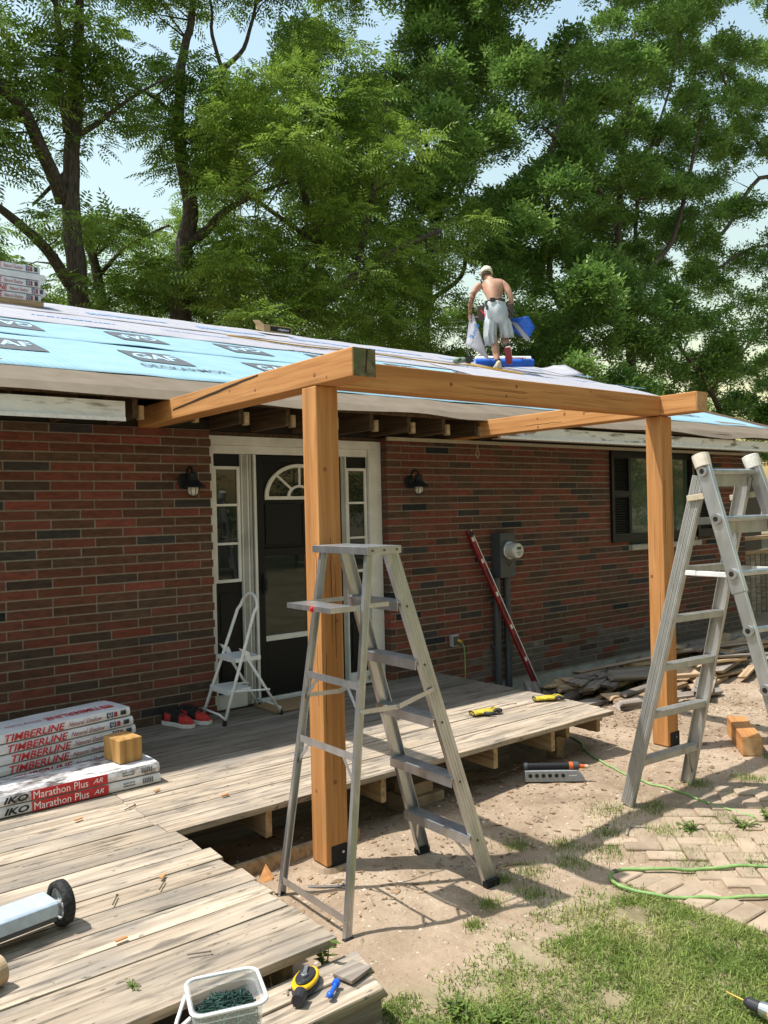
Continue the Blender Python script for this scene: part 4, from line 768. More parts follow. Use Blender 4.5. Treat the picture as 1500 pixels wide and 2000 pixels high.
for k in range(700):
    zb = .09+.07*rn.random()*(1-.5*rn.random()); x, y = rn.uniform(-.068, .068), rn.uniform(-.058, .058); z = .168+.06*rn.random()*(1-(x/.09)**2-(y/.1)**2)
    a = rn.uniform(0, 6.28); e = rn.gauss(0, .22); d = Vector((math.cos(a)*math.cos(e), math.sin(a)*math.cos(e), math.sin(e)))*.03
    c = Vector((x, y, z+.012)); p0, p1 = c-d, c+d
    for q in (p0, p1): q.x = max(-.084, min(.084, q.x)); q.y = max(-.076, min(.076, q.y))
    g.tube([p0, p1], .0017, 4); g.tube([p1, p1+d.normalized()*.0015], .0042, 5)
nl = g.build('nails', mat('green_nail', [(.4,(.025,.06,.05)),(.6,(.06,.12,.10))], ns=30, rough=.4, metal=.4, island=.5), None, xf=Matrix.Translation((TC.x, TC.y, .139)) @ Matrix.Rotation(ta, 4, 'Z')); kind(nl, 'stuff', 'heap of green coated nails in the plastic tub'); nl['category'] = 'nails'
fl_ = G().prism([v_ for v_ in rrect(.164, .148, .028, .0055)], (0, 0, .165)).build('nail_bed', mat('nail_bed', [(.4,(.02,.045,.04)),(.6,(.06,.11,.09))], ns=90, bump=.8), None, xf=Matrix.Translation((TC.x, TC.y, .139)) @ Matrix.Rotation(ta, 4, 'Z')); kind(fl_, 'stuff', 'packed nails at the bottom of the tub'); fl_['category'] = 'nails'
ck = thing('chalk_reel', 'yellow and black chalk line reel on the deck step', 'chalk reel', (-1.17, -3.525, .140), math.radians(35), local=True); m_ry = flat('reel_yellow', (.72,.42,.015), rough=.35); m_rb = flat('reel_black', (.03,.03,.035), rough=.5)
sh_ = [(.075*math.cos(q)*(1.0 if math.cos(q) < 0 else 1.08), .042*math.sin(q)) for q in np.linspace(0, 2*math.pi, 26, endpoint=False)]
for z0, z1, sc_, mm, nm in ((0, .018, 1, m_rb, 'body'), (.0182, .033, .97, m_ry, 'shell'), (.0332, .042, .72, m_rb, 'reel_cover')): g = G(); g.rings([[Vector((x*sc_*k, y*sc_*k, z)) for x, y in sh_] for z, k in ((z0, .94), (z0+.003, 1), (z1-.004, 1), (z1, .92))]); g.build(nm, mm, ck)
G().bar((-.01, 0, .046), (.045, .012, .05), .014, .006).cyl((-.01, 0, .042), (-.01, 0, .052), .012, n=12).build('crank', m_alu, ck, bevel=.002)
G().tube([(-.07, -.012, .018), (-.115, -.018, .018)], [.024, .021], 12).build('chalk_door', m_rb, ck); G().tube([(-.078, .02, .03), (-.095, .024, .036), (-.11, .016, .03)], .0045, 6).build('hook', m_rivet, ck)
bb = thing('chalk_bottle_cap', 'small blue plastic cap piece beside the chalk reel', 'plastic cap', (-1.115, -3.615, .141), math.radians(38), local=True); m_bl = flat('bright_blue', (.02,.12,.62), rough=.3)
G().cyl((-.035, 0, .010), (.03, 0, .010), .008, n=12).build('stem', m_bl, bb); G().lathe((.03, 0, .012), [(.006, -.01), (.014, -.006), (.014, .008), (.008, .012)], 14, RYm).build('flange', m_bl, bb); G().ell((-.038, 0, .012), (.013, .013, .012)).build('knob', m_bl, bb, smooth=True)
tag(G().box((-.055, -.045, 0), (.055, .045, .014)).build('wood_scrap', m_scrapA, None, bevel=.003, xf=Matrix.Translation((-1.0, -3.565, .140)) @ Matrix.Rotation(.25, 4, 'Z')), 'small square grey wood scrap lying on the deck step', 'wood scrap')
dr = thing('cordless_drill', 'yellow and black cordless drill with gold bit lying in the grass', 'drill', (.205, -4.455, gz(.2, -4.45)+.012), math.radians(-87), local=True)
G().tube([(-.165, 0, .053), (-.09, 0, .048)], [.0025, .004], 8).build('drill_bit', flat('gold_bit', (.6,.4,.1), metal=.6), dr); G().tube([(-.095, 0, .048), (-.08, 0, .048), (-.035, 0, .048)], [.012, .02, .023], 16).build('chuck', m_rb, dr); G().tube([(-.035, 0, .048), (-.0, 0, .048)], [.025, .029], 16).build('clutch_ring', m_alu, dr)
bd = G().tube([(0, 0, .048), (.02, 0, .048), (.11, 0, .048), (.13, 0, .048)], [.031, .034, .034, .028], 16).build('motor_housing', m_ry, dr); G().tube([(.06, 0, .04), (.085, -.06, .035), (.095, -.13, .03)], [.02, .018, .02], 12).build('grip', m_rb, dr); G().box((.05, -.20, .0), (.14, -.13, .07)).build('battery', m_rb, dr, bevel=.008)
# nails and splinters strewn on the deck
for k, (x, y, a) in enumerate(((-1.50, -2.62, 1.0), (-1.30, -2.62, .9), (-1.42, -3.22, -.4), (2.12, -1.42, -.3), (-1.05, -1.62, .5), (.2, -1.6, .2))):
    c = Vector((x, y, DZ+.010)); d = Vector((math.cos(a), math.sin(a), 0))*.04
    tag(G().tube([c-d, c+d], .0028, 6).tube([c+d, c+d*1.05], .006, 8).build('loose_nail', m_rivet), 'loose dark nail lying on the sunlit deck boards', 'nail', 'loose nails on the deck')
for k, (x, y, a) in enumerate(((-1.34, -1.62, .3), (-.85, -1.47, .5), (-.60, -1.80, .2), (-1.28, -2.56, .8), (-1.62, -2.95, .1), (-1.7, -2.5, .4))):
    tag(G().bar((x, y, DZ+.013), (x+.045*math.cos(a), y+.045*math.sin(a), DZ+.013), .014, .004).build('wood_splinter', m_cedX), 'orange cedar splinter lying on the weathered deck boards', 'splinter', 'cedar splinters on the deck')
# ------------------------------------------------------------ pavers
pav = bpy.data.objects.new('paving', None); col.objects.link(pav); kind(pav, 'structure', 'half buried herringbone brick paving'); pav.location = (1.5, -3.8, -.1); ORG['paving'] = Vector((0,0,0))
m_pav = mat('paver', [(.3,(.30,.225,.155)),(.7,(.41,.315,.225))], ns=7, rough=.9, bump=.4, rnd=.14, bscale=40, stain=[(5,(1,1,1),.5,.65,(.42,.33,.23),.6)])
pm = G().box((-.098, -.048, -.05), (.098, .048, 0)).build('paver', m_pav, pav); pdat = pm.data; bpy.data.objects.remove(pm)
def paver(x, y, a):
    o = bpy.data.objects.new('paver', pdat); col.objects.link(o); o.parent = pav
    h = gz(x, y)+.014+.010*nz(x*2.1+3, y*2.1)-.014*sstep(-3.35, -3.0, y)+random.uniform(-.002, .002)
    o.location = Vector((x, y, h))-Vector((1.5, -3.8, -.1)); o.rotation_euler = (random.gauss(0, .012), random.gauss(0, .012), a+random.gauss(0, .015)); b_ = o.modifiers.new('b', 'BEVEL'); b_.width = .006
for k in range(17): paver(.905, -3.36-.104*k, 0)
ca, sa = math.cos(math.pi/4), math.sin(math.pi/4)
for r_ in range(-22, 23):
    for j in range(-12, 13):
        for (uu, vv, a) in (((r_+4*j+1)*.103, (r_+.5)*.103, 0), ((r_+4*j+2.5)*.103, r_*.103, math.pi/2)):
            x = 1.9+ca*uu-sa*vv; y = -4.0+sa*uu+ca*vv
            if x < 1.09 or x > 2.45 or y > -3.0 or y < -4.9: continue
            if nz(x*1.1, y*1.1, 8) > .6: continue
            paver(x, y, math.pi/4+a)
# ------------------------------------------------------------ scrap wood heap
rw = random.Random(21); heap = 'torn out boards heaped by the foundation'
def board(c, L_, W_, H_, a, tilt, roll, mt, label, brk=True):
    g = G(); R_ = []; n_ = 6
    for k in range(n_+1):
        x = -L_/2+L_*k/n_; e0 = rw.uniform(-.05, .05) if brk and k in (0, n_) else 0
        R_.append([Vector((x+(rw.uniform(-.05, .05) if brk and k in (0, n_) else 0), yy*W_/2, zz*H_/2+.003*nz(x*4, yy, c[0]*9))) for yy, zz in ((-1,-1), (1,-1), (1,1), (-1,1))])
    M_ = Matrix.Translation(c) @ Matrix.Rotation(a, 4, 'Z') @ Matrix.Rotation(tilt, 4, 'Y') @ Matrix.Rotation(roll, 4, 'X')
    o_ = g.rings(R_).build('scrap_board', mt, None, bevel=.004)
    # keep the grain along the board: mesh stays in its own frame and the object carries the pose
    og = ORG[o_.name]; me_ = o_.data; me_.transform(Matrix.Translation(og)); o_.matrix_world = M_
    return tag(o_, label, 'board', heap)
gl_, tn_ = 'weathered grey broken board in the scrap heap by the foundation', 'tan splintered board in the scrap heap by the foundation'
for k in range(112):
    t = rw.random(); x = 3.8+4.2*t; y = -.42-.55*rw.random()-.35*t*rw.random()
    if k > 72: x = rw.gauss(5.5, 1.0); y = rw.gauss(-1.15, .28); t = .5
    lay = rw.random()**1.3; z = gz(x, y)+.03+.30*lay*(1-abs(t-.5)*.8)*max(.15, 1-abs(y+.85)/.9)
    board((x, y, z), rw.uniform(.5, 1.35), rw.choice([.09, .14, .14, .18]), rw.choice([.025, .038, .038]), rw.gauss(.05, .35), rw.gauss(0, .07), rw.gauss(0, .25), m_scrapB if rw.random() < .42 else m_scrapA, gl_ if 0 else '')
    o_ = bpy.data.objects[-1] if 0 else None
for o_ in [o for o in col.objects if o.name.startswith('scrap_board')]:
    o_['label'] = tn_ if o_.data.materials[0] is m_scrapB else gl_
for (x, y, L_, W_, a, tl, mt, lb) in ((3.22, -1.35, .30, .13, .6, .05, m_scrapB, 'splintered tan board end lying on the dirt beside the deck corner'), (3.45, -1.15, .42, .14, .3, .12, m_scrapA, 'bent grey board end leaning on the scrap beside the deck corner'), (3.05, -1.12, .34, .10, .75, 0, m_scrapA, 'narrow grey board lying on the dirt beside the deck corner'), (3.62, -1.42, .2, .15, -.4, 0, m_scrapA, 'short grey block on the dirt between deck corner and right post'), (3.95, -1.2, .55, .14, -.1, .08, m_scrapB, 'tan board lying flat in front of the scrap heap'), (5.1, -1.35, .8, .14, .2, .04, m_scrapB, 'long tan board on the dirt behind the folding ladder'), (3.3, -.62, .75, .14, .85, -.18, m_scrapA, 'grey plank propped on the dirt against the conduit side of the heap'), (3.65, -.75, .85, .14, .25, -.05, m_scrapA, 'dark grey plank lying along the near side of the heap')):
    board((x, y, gz(x, y)+.025+abs(tl)*.2), L_, W_, .036, a, tl, .05, mt, lb)
# ------------------------------------------------------------ loose ground cover: pebbles, bark, grass
def cloud(name, pts, sizes, mt, label, flatten=.6, elong=1.0):
    P = np.array(pts); n_ = len(P); base = np.array([(1,0,0),(-1,0,0),(0,1,0),(0,-1,0),(0,0,1),(0,0,-1)], float)*np.array([elong, 1, flatten]); fc = np.array([(0,2,4),(2,1,4),(1,3,4),(3,0,4),(2,0,5),(1,2,5),(3,1,5),(0,3,5)])
    S = np.array(sizes)[:, None, None]; a = rng.uniform(0, 6.28, n_); ca_, sa_ = np.cos(a)[:, None], np.sin(a)[:, None]; V = base[None]*S*rng.uniform(.6, 1.3, (n_, 6, 1)); X = V[..., 0]*ca_-V[..., 1]*sa_; Y = V[..., 0]*sa_+V[..., 1]*ca_
    V = np.stack([X, Y, V[..., 2]], -1)+P[:, None]; fs = fc[None]+6*np.arange(n_)[:, None, None]
    me_ = bpy.data.meshes.new(name); me_.from_pydata(V.reshape(-1, 3).tolist(), [], fs.reshape(-1, 3).tolist()); me_.materials.append(mt); o_ = bpy.data.objects.new(name, me_); col.objects.link(o_); kind(o_, 'stuff', label); o_['category'] = name.replace('_', ' '); return o_
def dirtpts(n_, box_):
    out = []
    while len(out) < n_:
        x, y = random.uniform(box_[0], box_[1]), random.uniform(box_[2], box_[3])
        if x < -.95 and y > -3.45: continue
        if lawn(x, y) > .4: continue
        if .85 < x < 2.4 and y < -3.35 and random.random() < .7: continue
        out.append((x, y, gz(x, y)+.001))
    return out
pp = dirtpts(12000, (-.95, 5.5, -3.9, -.3)); cloud('pebbles', pp, np.clip(rng.lognormal(-5.55, .6, len(pp)), .0015, .013), mat('pebble', [(.35,(.28,.20,.14)),(.65,(.55,.45,.34))], ns=9, island=.35, bump=0), 'small pebbles and clods scattered over the dirt')
bp_ = dirtpts(4200, (-.95, 5.5, -2.9, -.3)); bp_ += [(random.gauss(3.9, .5), random.gauss(-1.4, .35), 0) for _ in range(1200)]; bp_ = [(x, y, gz(x, y)+.004) for x, y, _ in bp_]
cloud('bark_litter', bp_, np.clip(rng.lognormal(-5.2, .5, len(bp_)), .003, .02), mat('bark_bits', [(.35,(.13,.08,.045)),(.65,(.34,.23,.13))], ns=9, island=.45, bump=0), 'bark shreds and dead leaves strewn over the dirt', flatten=.18, elong=2.2)
def blades(name, pts, hmin, hmax, wid, mt, label, lean=.5, seg=3):
    n_ = len(pts); P = np.array(pts); h = rng.uniform(hmin, hmax, n_)*rng.uniform(.6, 1, n_); a = rng.uniform(0, 6.28, n_); b = rng.uniform(0, 6.28, n_); ln = np.abs(rng.normal(0, lean, n_))*h
    V = []; 
    for k in range(seg):
        t = k/seg; c = P+np.stack([np.cos(b)*ln*t*t, np.sin(b)*ln*t*t, h*t*(1-.25*t*np.minimum(1, ln/h))], -1); wv = np.stack([np.cos(a), np.sin(a), 0*a], -1)*(wid*(1-t*.75)*rng.uniform(.7, 1.3, n_))[:, None]/2; V += [c-wv, c+wv]
    V.append(P+np.stack([np.cos(b)*ln, np.sin(b)*ln, h*(1-.25*np.minimum(1, ln/h))], -1)); nv = 2*seg+1; V = np.stack(V, 1)
    f_ = [(2*k, 2*k+1, 2*k+3, 2*k+2) for k in range(seg-1)]; base = nv*np.arange(n_)[:, None, None]
    q = (np.array(f_)[None]+base).reshape(-1, 4).tolist(); t_ = (np.array([[2*seg-2, 2*seg-1, 2*seg]])[None]+base).reshape(-1, 3).tolist()
    me_ = bpy.data.meshes.new(name); me_.from_pydata(V.reshape(-1, 3).tolist(), [], q+t_); me_.materials.append(mt); o_ = bpy.data.objects.new(name, me_); col.objects.link(o_); kind(o_, 'stuff', label); o_['category'] = 'grass'; return o_
m_grass = mat('grass_blade', [(.3,(.13,.20,.038)),(.5,(.22,.295,.065)),(.7,(.36,.38,.13))], ns=3.2, rough=.6, bump=0, island=.35, trans=.35)
gp = []
while len(gp) < 100000:
    x, y = random.uniform(-1.3, .95), random.uniform(-5.3, -3.05); 
    if x < -.88 and y > -3.80: continue
    d = lawn(x, y)*(.45+.5*sstep(-3.5, -4.2, y)+1.5*nz(x*2.6, y*2.6, 3)+.9*nz(x*7, y*7, 8))
    if random.random() < d: gp.append((x, y, gz(x, y)-.002))
blades('grass', gp, .012, .042, .006, m_grass, 'patchy green lawn grass in front of the dirt', lean=1.0)
gp = []
tufts = [(.75, -2.72, .10), (1.25, -2.95, .10), (1.5, -2.80, .16), (1.75, -2.95, .10), (.55, -3.0, .12), (.80, -3.08, .12), (1.05, -3.12, .12), (.35, -2.98, .07), (1.5, -3.2, .14), (1.3, -3.45, .12), (1.65, -3.45, .12), (1.9, -3.3, .12), (1.45, -3.75, .15), (1.2, -3.55, .10), (1.75, -3.75, .1), (.95, -2.9, .1), (2.3, -2.9, .1), (1.5, -1.25, .0), (.35, -3.2, .1), (.1, -3.15, .07), (-.1, -3.25, .05), (2.6, -3.1, .12), (3.15, -2.98, .06)]
for x0, y0, r_ in tufts:
    for _ in range(int(150+1400*r_)): x, y = random.gauss(x0, r_*.5), random.gauss(y0, r_*.5); gp.append((x, y, gz(x, y)-.002))
blades('grass', gp, .015, .055, .004, m_grass, 'small grass tufts sprouting from the dirt and paving joints', lean=.6)
gp = [(random.uniform(1.0, 2.4), random.uniform(-4.6, -3.1), 0) for _ in range(2200)]; gp = [(x, y, gz(x, y)) for x, y, _ in gp if nz(x*3, y*3, 12) > .12]
blades('grass', gp, .015, .04, .004, m_grass, 'sparse grass growing in the paver joints', lean=.6)
def leafy(name, label, cat, base, stems, spread, h, nl, ls, mt, group=None):
    t = thing(name, label, cat, base, 0, group); b0 = Vector(base); gs = G(); gv = []; gf = []
    for _ in range(stems):
        a = random.uniform(0, 6.28); d = Vector((math.cos(a)*spread*random.random(), math.sin(a)*spread*random.random(), h*random.uniform(.6, 1))); P = [b0+d*q+Vector((0, 0, -.02*(q < .1)+h*.15*q*(1-q))) for q in (0, .33, .66, 1)]; gs.tube(P, [.004, .0035, .003, .001], 5)
        for k in range(nl):
            q = (k+1)/nl; p_ = b0+d*q+Vector((0, 0, h*.15*q*(1-q))); aa = random.uniform(0, 6.28); dd = Vector((math.cos(aa), math.sin(aa), random.uniform(-.2, .5))).normalized(); sd_ = dd.cross(Vector((0, 0, 1))).normalized(); l_ = ls*random.uniform(.6, 1.2); o0 = len(gv)
            gv += [p_, p_+dd*l_*.4+sd_*l_*.24, p_+dd*l_+Vector((0, 0, -.15*l_)), p_+dd*l_*.4-sd_*l_*.24, p_+dd*l_*.45-Vector((0, 0, .05*l_))]; gf += [(o0, o0+1, o0+4), (o0+1, o0+2, o0+4), (o0+2, o0+3, o0+4), (o0+3, o0, o0+4)]
    gs.build('stem', flat('stem_green', (.10,.12,.04)), t); q = G(); q.add(gv, gf); q.build('foliage', mt, t); return t
m_leafs = mat('fresh_leaf', [(.3,(.12,.19,.035)),(.7,(.20,.29,.06))], ns=3, rough=.5, island=.3, trans=.4, bump=0)
leafy('shrub', 'bright green leafy shrub at the far corner of the brick wall', 'shrub', (8.35, -.75, gz(8.3, -.7)), 26, .55, .95, 16, .09, m_leafs)
leafy('weed', 'small pale green weed growing in the gap of the deck step', 'weed', (-1.02, -3.425, .02), 6, .06, .20, 6, .045, m_leafs)
leafy('weed', 'low clover weed sprouting between the front deck boards', 'weed', (-1.68, -3.27, DZ-.01), 9, .05, .03, 5, .018, m_leafs)
for k, (x, y, lb) in enumerate(((1.86, -3.46, 'leafy weed growing out of the paving joints'), (2.05, -3.52, 'low leafy weed spreading over the paving beside the hose'), (1.62, -3.28, 'small dark weed at the paving edge'))): leafy('weed', lb, 'weed', (x, y, gz(x, y)), 9, .10, .06, 6, .035, m_leafs)
for k, (x, y) in enumerate(((-.80, -3.74), (-.92, -3.82), (-.72, -3.86), (-1.05, -3.92), (-.62, -3.70), (-.85, -3.95), (-1.15, -4.02), (-.55, -3.85))): leafy('clover_clump', 'round leaved green clover clump at the edge of the deck step', 'clover', (x, y, gz(x, y)), 26, .09, .055, 5, .024, m_leafs, 'clover clumps along the deck step')
for x, y in ((4.2, -.95), (3.75, -.55), (5.2, -.9), (6.9, -1.0), (7.6, -.7)): leafy('weed', 'green weed growing among the scrap boards', 'weed', (x, y, gz(x, y)), 14, .16, .12, 6, .04, m_leafs, 'weeds among the scrap boards')
tw = groundline([(.38, -2.92), (.50, -2.86), (.62, -2.93)], .004); tag(G().tube(tw, .0035, 5).build('twig', m_scrapB), 'thin dry twig on the dirt between the stepladder legs', 'twig')
tw = groundline([(1.28, -3.08), (1.40, -3.02), (1.47, -3.10)], .006); tag(G().tube(tw, [.009]*len(tw), 6).build('twig', m_scrapA), 'short dark stick on the sandy paving edge', 'twig')
# ------------------------------------------------------------ things on the roof
def onroof(x, y, up=.04): return Vector((x, y, rz(y, up)))
bxr = thing('nail_box', 'open tan cardboard nail box lying on the roof ridge', 'box', (3.80, 4.86, rz(4.86)+.036), 0, local=True); m_kraft = flat('kraft', (.42,.30,.15))
G().prism([(-.24, -.12, 0.0), (-.24, .12, .08), (-.24, .12, .15), (-.24, -.12, .11)], (.48, 0, 0)).build('carton', m_kraft, bxr); G().box((-.13, -.1225, .02), (.23, -.1205, .095)).build('printed_side', m_kb, bxr); marks(7, (.10, -.1235, .055), (1,0,0), (0,0,1), .2, .04, flat('carton_ink', (.45,.47,.5)), bxr); G().prism([(-.24, -.121, .11), (-.24, .121, .151), (-.30, .10, .20), (-.30, -.10, .16)], (0, .0, .004)).build('flap', m_kraft, bxr)
yaw = math.radians(-44); m_blue = flat('blue_film', (.02,.13,.62), rough=.35, spec=.5)
rl = thing('underlayment_roll', 'bright blue underlayment roll lying on the roof behind the worker', 'roll', onroof(7.85, 4.10, .04), math.radians(-30), local=True)
G().cyl((-.42, 0, .075), (.62, 0, .075+.0), .07, n=22).build('roll', m_blue, rl); G().cyl((-.423, 0, .075), (-.4205, 0, .075), .035, n=16).build('core_hole', m_wrapw, rl)
rl2 = thing('underlayment_roll', 'white wrapped underlayment roll with red lettering behind the blue roll', 'roll', onroof(8.02, 4.31, .04), math.radians(-30), local=True)
G().cyl((-.38, 0, .10), (.62, 0, .10), .075, n=22).build('roll', m_wrap, rl2); lettering('TIMBERLINE', (.33, -.0765, .115), (-1,0,0), (0,0,-1), .40, .05, m_tred, rl2, bold=.02); marks(9, (-.10, -.0765, .115), (-1,0,0), (0,0,-1), .22, .03, m_navy, rl2)
ng = thing('nail_gun', 'green and black pneumatic nail gun resting on the white roof sheet', 'nail gun', onroof(6.80, 3.90, .045), math.radians(-40), local=True); m_gun = flat('gun_green', (.20,.28,.20), rough=.4)
G().tube([(-.16, 0, .05), (-.13, 0, .055), (.02, 0, .06), (.06, 0, .06)], [.03, .045, .045, .03], 14).build('cylinder_head', m_gun, ng, smooth=True); G().tube([(.06, 0, .06), (.18, 0, .04)], [.028, .018], 10).build('nose', m_rb, ng); G().cyl((.10, -.06, .06), (.10, .06, .06), .06, n=18).build('magazine_drum', m_rb, ng); G().tube([(-.08, 0, .05), (-.06, -.10, .05), (-.05, -.17, .045)], [.02, .018, .018], 10).build('grip', m_rb, ng)
hp = [onroof(*q, .05) for q in ((2.4, 3.7), (3.4, 3.5), (4.6, 3.65), (5.8, 3.45), (6.5, 3.6), (6.77, 3.77))]; tag(G().tube(spline(hp), .011, 7).build('air_hose', flat('amber_hose', (.50,.30,.06), rough=.35), smooth=True), 'amber air hose trailing along the white roof sheet to the nail gun', 'hose')
hp = [onroof(*q, .055) for q in ((6.80, 3.81), (6.95, 3.55), (7.25, 3.35), (7.6, 3.3), (7.45, 3.5), (7.1, 3.7), (6.95, 4.05))]; tag(G().tube(spline(hp), .011, 7).build('air_hose', flat('amber_hose', (.50,.30,.06), rough=.35), smooth=True), 'loop of amber air hose curled beside the worker feet', 'hose')
# ------------------------------------------------------------ the worker
FOOT = onroof(7.48, 3.72, .042); pyaw = -math.radians(46.2)
W = thing('person', 'shirtless worker in grey shorts and pale cap bending forward on the roof', 'person', FOOT, pyaw, local=True)
m_skin = mat('skin', [(.35,(.40,.21,.135)),(.65,(.52,.29,.195))], ns=9, rough=.5, bump=.05, spec=.35)
m_tat = mat('tattooed_skin', [(.40,(.16,.095,.07)),(.52,(.30,.16,.10)),(.62,(.48,.24,.15))], ns=26, rough=.55, bump=.05)
def skin(name, V, E, Rr, mt, parent, sub=2):
    me_ = bpy.data.meshes.new(name); me_.from_pydata(V, E, []); o_ = bpy.data.objects.new(name, me_); col.objects.link(o_); md = o_.modifiers.new('s', 'SKIN'); md.use_smooth_shade = True
    for i, v_ in enumerate(me_.skin_vertices[0].data): r_ = Rr[i]; v_.radius = r_ if hasattr(r_, '__len__') else (r_, r_); v_.use_root = (i == 0)
    sb = o_.modifiers.new('u', 'SUBSURF'); sb.levels = sub; sb.render_levels = sub
    bpy.context.view_layer.update(); dg = bpy.context.evaluated_depsgraph_get(); m2 = bpy.data.meshes.new_from_object(o_.evaluated_get(dg)); bpy.data.objects.remove(o_); m2.name = name
    m2.materials.clear(); m2.materials.append(mt); m2.polygons.foreach_set('use_smooth', [True]*len(m2.polygons)); o2 = bpy.data.objects.new(name, m2); col.objects.link(o2); o2.parent = parent; ORG[o2.name] = ORG[parent.name]; return o2
V, E, Rr = [], [], []
def chain(start, pts):
    prev = start
    for p_, r_ in pts:
        V.append(tuple(p_)); Rr.append(r_); i = len(V)-1
        if prev is not None: E.append((prev, i))
        prev = i
    return prev
pel = chain(None, [((-.04, .07, .93), (.115, .09))])
wst = chain(pel, [((-.05, .08, 1.06), (.125, .095)), ((-.065, .13, 1.20), (.145, .105)), ((-.08, .19, 1.34), (.165, .11))]); chest = wst
neck = chain(chest, [((-.095, .235, 1.435), (.095, .075)), ((-.125, .28, 1.485), (.055, .055)), ((-.155, .32, 1.53), (.062, .07)), ((-.175, .345, 1.59), (.072, .088)), ((-.185, .355, 1.65), (.05, .06))])
def hand(i, wx, dirn):                                                # palm, four fingers and a thumb
    w_ = Vector(V[i]); d = Vector(dirn).normalized(); sx = Vector((0, 1, 0)); palm = chain(i, [(w_+d*.05, (.034, .02)), (w_+d*.085, (.036, .018))])
    for k in range(4):
        o_ = w_+d*.09+sx*(-.03+.02*k); ln = (.055, .07, .068, .05)[k]; chain(palm, [(o_+d*.012, .0095), (o_+d*(ln*.55)+Vector((-wx*.012, 0, 0)), .009), (o_+d*ln*.8+Vector((-wx*.035, 0, 0)), .008)])
    chain(palm-1, [(w_+d*.055+sx*.045, .011), (w_+d*.085+sx*.065+Vector((-wx*.02, 0, 0)), .009)])
armL = chain(chest, [((-.245, .20, 1.395), (.07, .07)), ((-.325, .19, 1.36), (.066, .066)), ((-.385, .16, 1.26), (.052, .052)), ((-.415, .15, 1.16), (.044, .046)), ((-.44, .20, 1.06), (.042, .042)), ((-.455, .26, .945), (.03, .028))]); hand(armL, -1, (.1, .25, -1))
armR = chain(chest, [((.075, .20, 1.385), (.07, .07)), ((.125, .19, 1.34), (.064, .064)), ((.17, .15, 1.24), (.052, .052)), ((.205, .14, 1.14), (.044, .046)), ((.19, .20, 1.04), (.042, .042)), ((.165, .27, .93), (.03, .028))]); hand(armR, 1, (-.1, .3, -1))
chain(pel, [((-.10, .09, .84), (.075, .08)), ((-.11, .12, .66), (.068, .07)), ((-.075, .15, .46), (.06, .062)), ((-.06, .10, .31), (.062, .065)), ((-.03, .03, .11), (.036, .038)), ((-.03, .04, .05), (.034, .038)), ((-.035, .13, .03), (.036, .026))])
chain(pel, [((.045, .10, .84), (.075, .08)), ((.085, .19, .69), (.068, .07)), ((.10, .27, .53), (.06, .062)), ((.105, .17, .42), (.06, .064)), ((.115, .0, .32), (.036, .038)), ((.12, -.035, .27), (.034, .036)), ((.135, .03, .17), (.034, .024))])
body = skin('body', V, E, Rr, m_skin, W)
body.data.materials.append(m_tat)
for p_ in body.data.polygons:
    c = p_.center
    if c.x < -.36 and .93 < c.z < 1.27: p_.material_index = 1
# face, hidden from the roof side but part of the head
hd = Vector((-.176, .345, 1.585)); g = G()
for sx in (-.03, .03): g.ell(hd+Vector((sx, .083, -.0)), (.012, .008, .008))
g.build('eyes', m_wp, body); G().ell(hd+Vector((-.008, .098, -.03)), (.014, .02, .022)).build('nose', m_skin, body, smooth=True); G().ell(hd+Vector((-.008, .085, -.065)), (.026, .008, .008)).build('mouth', m_dred, body, smooth=True)
for sx in (-.078, .078): G().ell(hd+Vector((sx, .0, -.01)), (.012, .022, .032)).build('ear', m_skin, body, smooth=True)
TL = Matrix.Rotation(math.radians(-22), 3, 'X')
g = G(); g.rings([[hd+TL @ Vector((.086*math.cos(q)*s_, .104*math.sin(q)*s_, z_)) for q in np.linspace(0, 2*math.pi, 20, endpoint=False)] for s_, z_ in ((.86, -.05), (.94, -.01), (.97, .03))]); g.build('hair', flat('brown_hair', (.10,.06,.035)), W, smooth=True)
g = G(); g.rings([[hd+TL @ Vector((.096*math.cos(q)*s_, .114*math.sin(q)*s_, z_)) for q in np.linspace(0, 2*math.pi, 22, endpoint=False)] for s_, z_ in ((1.0, .012), (1.02, .04), (.95, .085), (.72, .12), (.35, .138), (.05, .142))]); cp = g.build('cap', flat('cap_cream', (.66,.62,.46), rough=.8), W, smooth=True)
g = G(); g.prism([hd+TL @ Vector((x, y, .018)) for x, y in [(-.08, .08), (-.075, .15), (-.03, .185), (.03, .185), (.075, .15), (.08, .08)]], (0, 0, .006)); g.build('brim', flat('cap_cream2', (.6,.56,.42)), cp)
# shorts: two wide legs sewn to a waist
m_short = mat('grey_shorts', [(.35,(.40,.44,.45)),(.65,(.52,.56,.57))], ns=7, scale=(3,3,.6), rough=.6, bump=.35, spec=.3)
def shring(c, rx, ry, tilt=0, seed=0, amp=.012): return [Vector(c)+Vector((rx*math.cos(q)+amp*math.cos(7*q+seed), ry*math.sin(q)+amp*math.sin(6*q+seed*2), tilt*math.sin(q))) for q in np.linspace(0, 2*math.pi, 32, endpoint=False)]
g = G(); g.rings([shring((-.045, .075, 1.085), .150, .118, amp=.004), shring((-.045, .07, 1.055), .153, .122, amp=.006), shring((-.04, .06, .96), .178, .150), shring((-.035, .07, .86), .190, .160), shring((-.03, .09, .80), .185, .150), shring((-.025, .10, .74), .13, .12)], cap=True)
g.rings([shring((-.115, .08, .86), .105, .135, amp=.008), shring((-.135, .10, .70), .10, .125, seed=1), shring((-.14, .13, .55), .092, .118, seed=2, amp=.02), shring((-.125, .13, .42), .085, .112, seed=2, amp=.02), shring((-.125, .13, .425), .075, .102, seed=2, amp=.012)], cap=True)
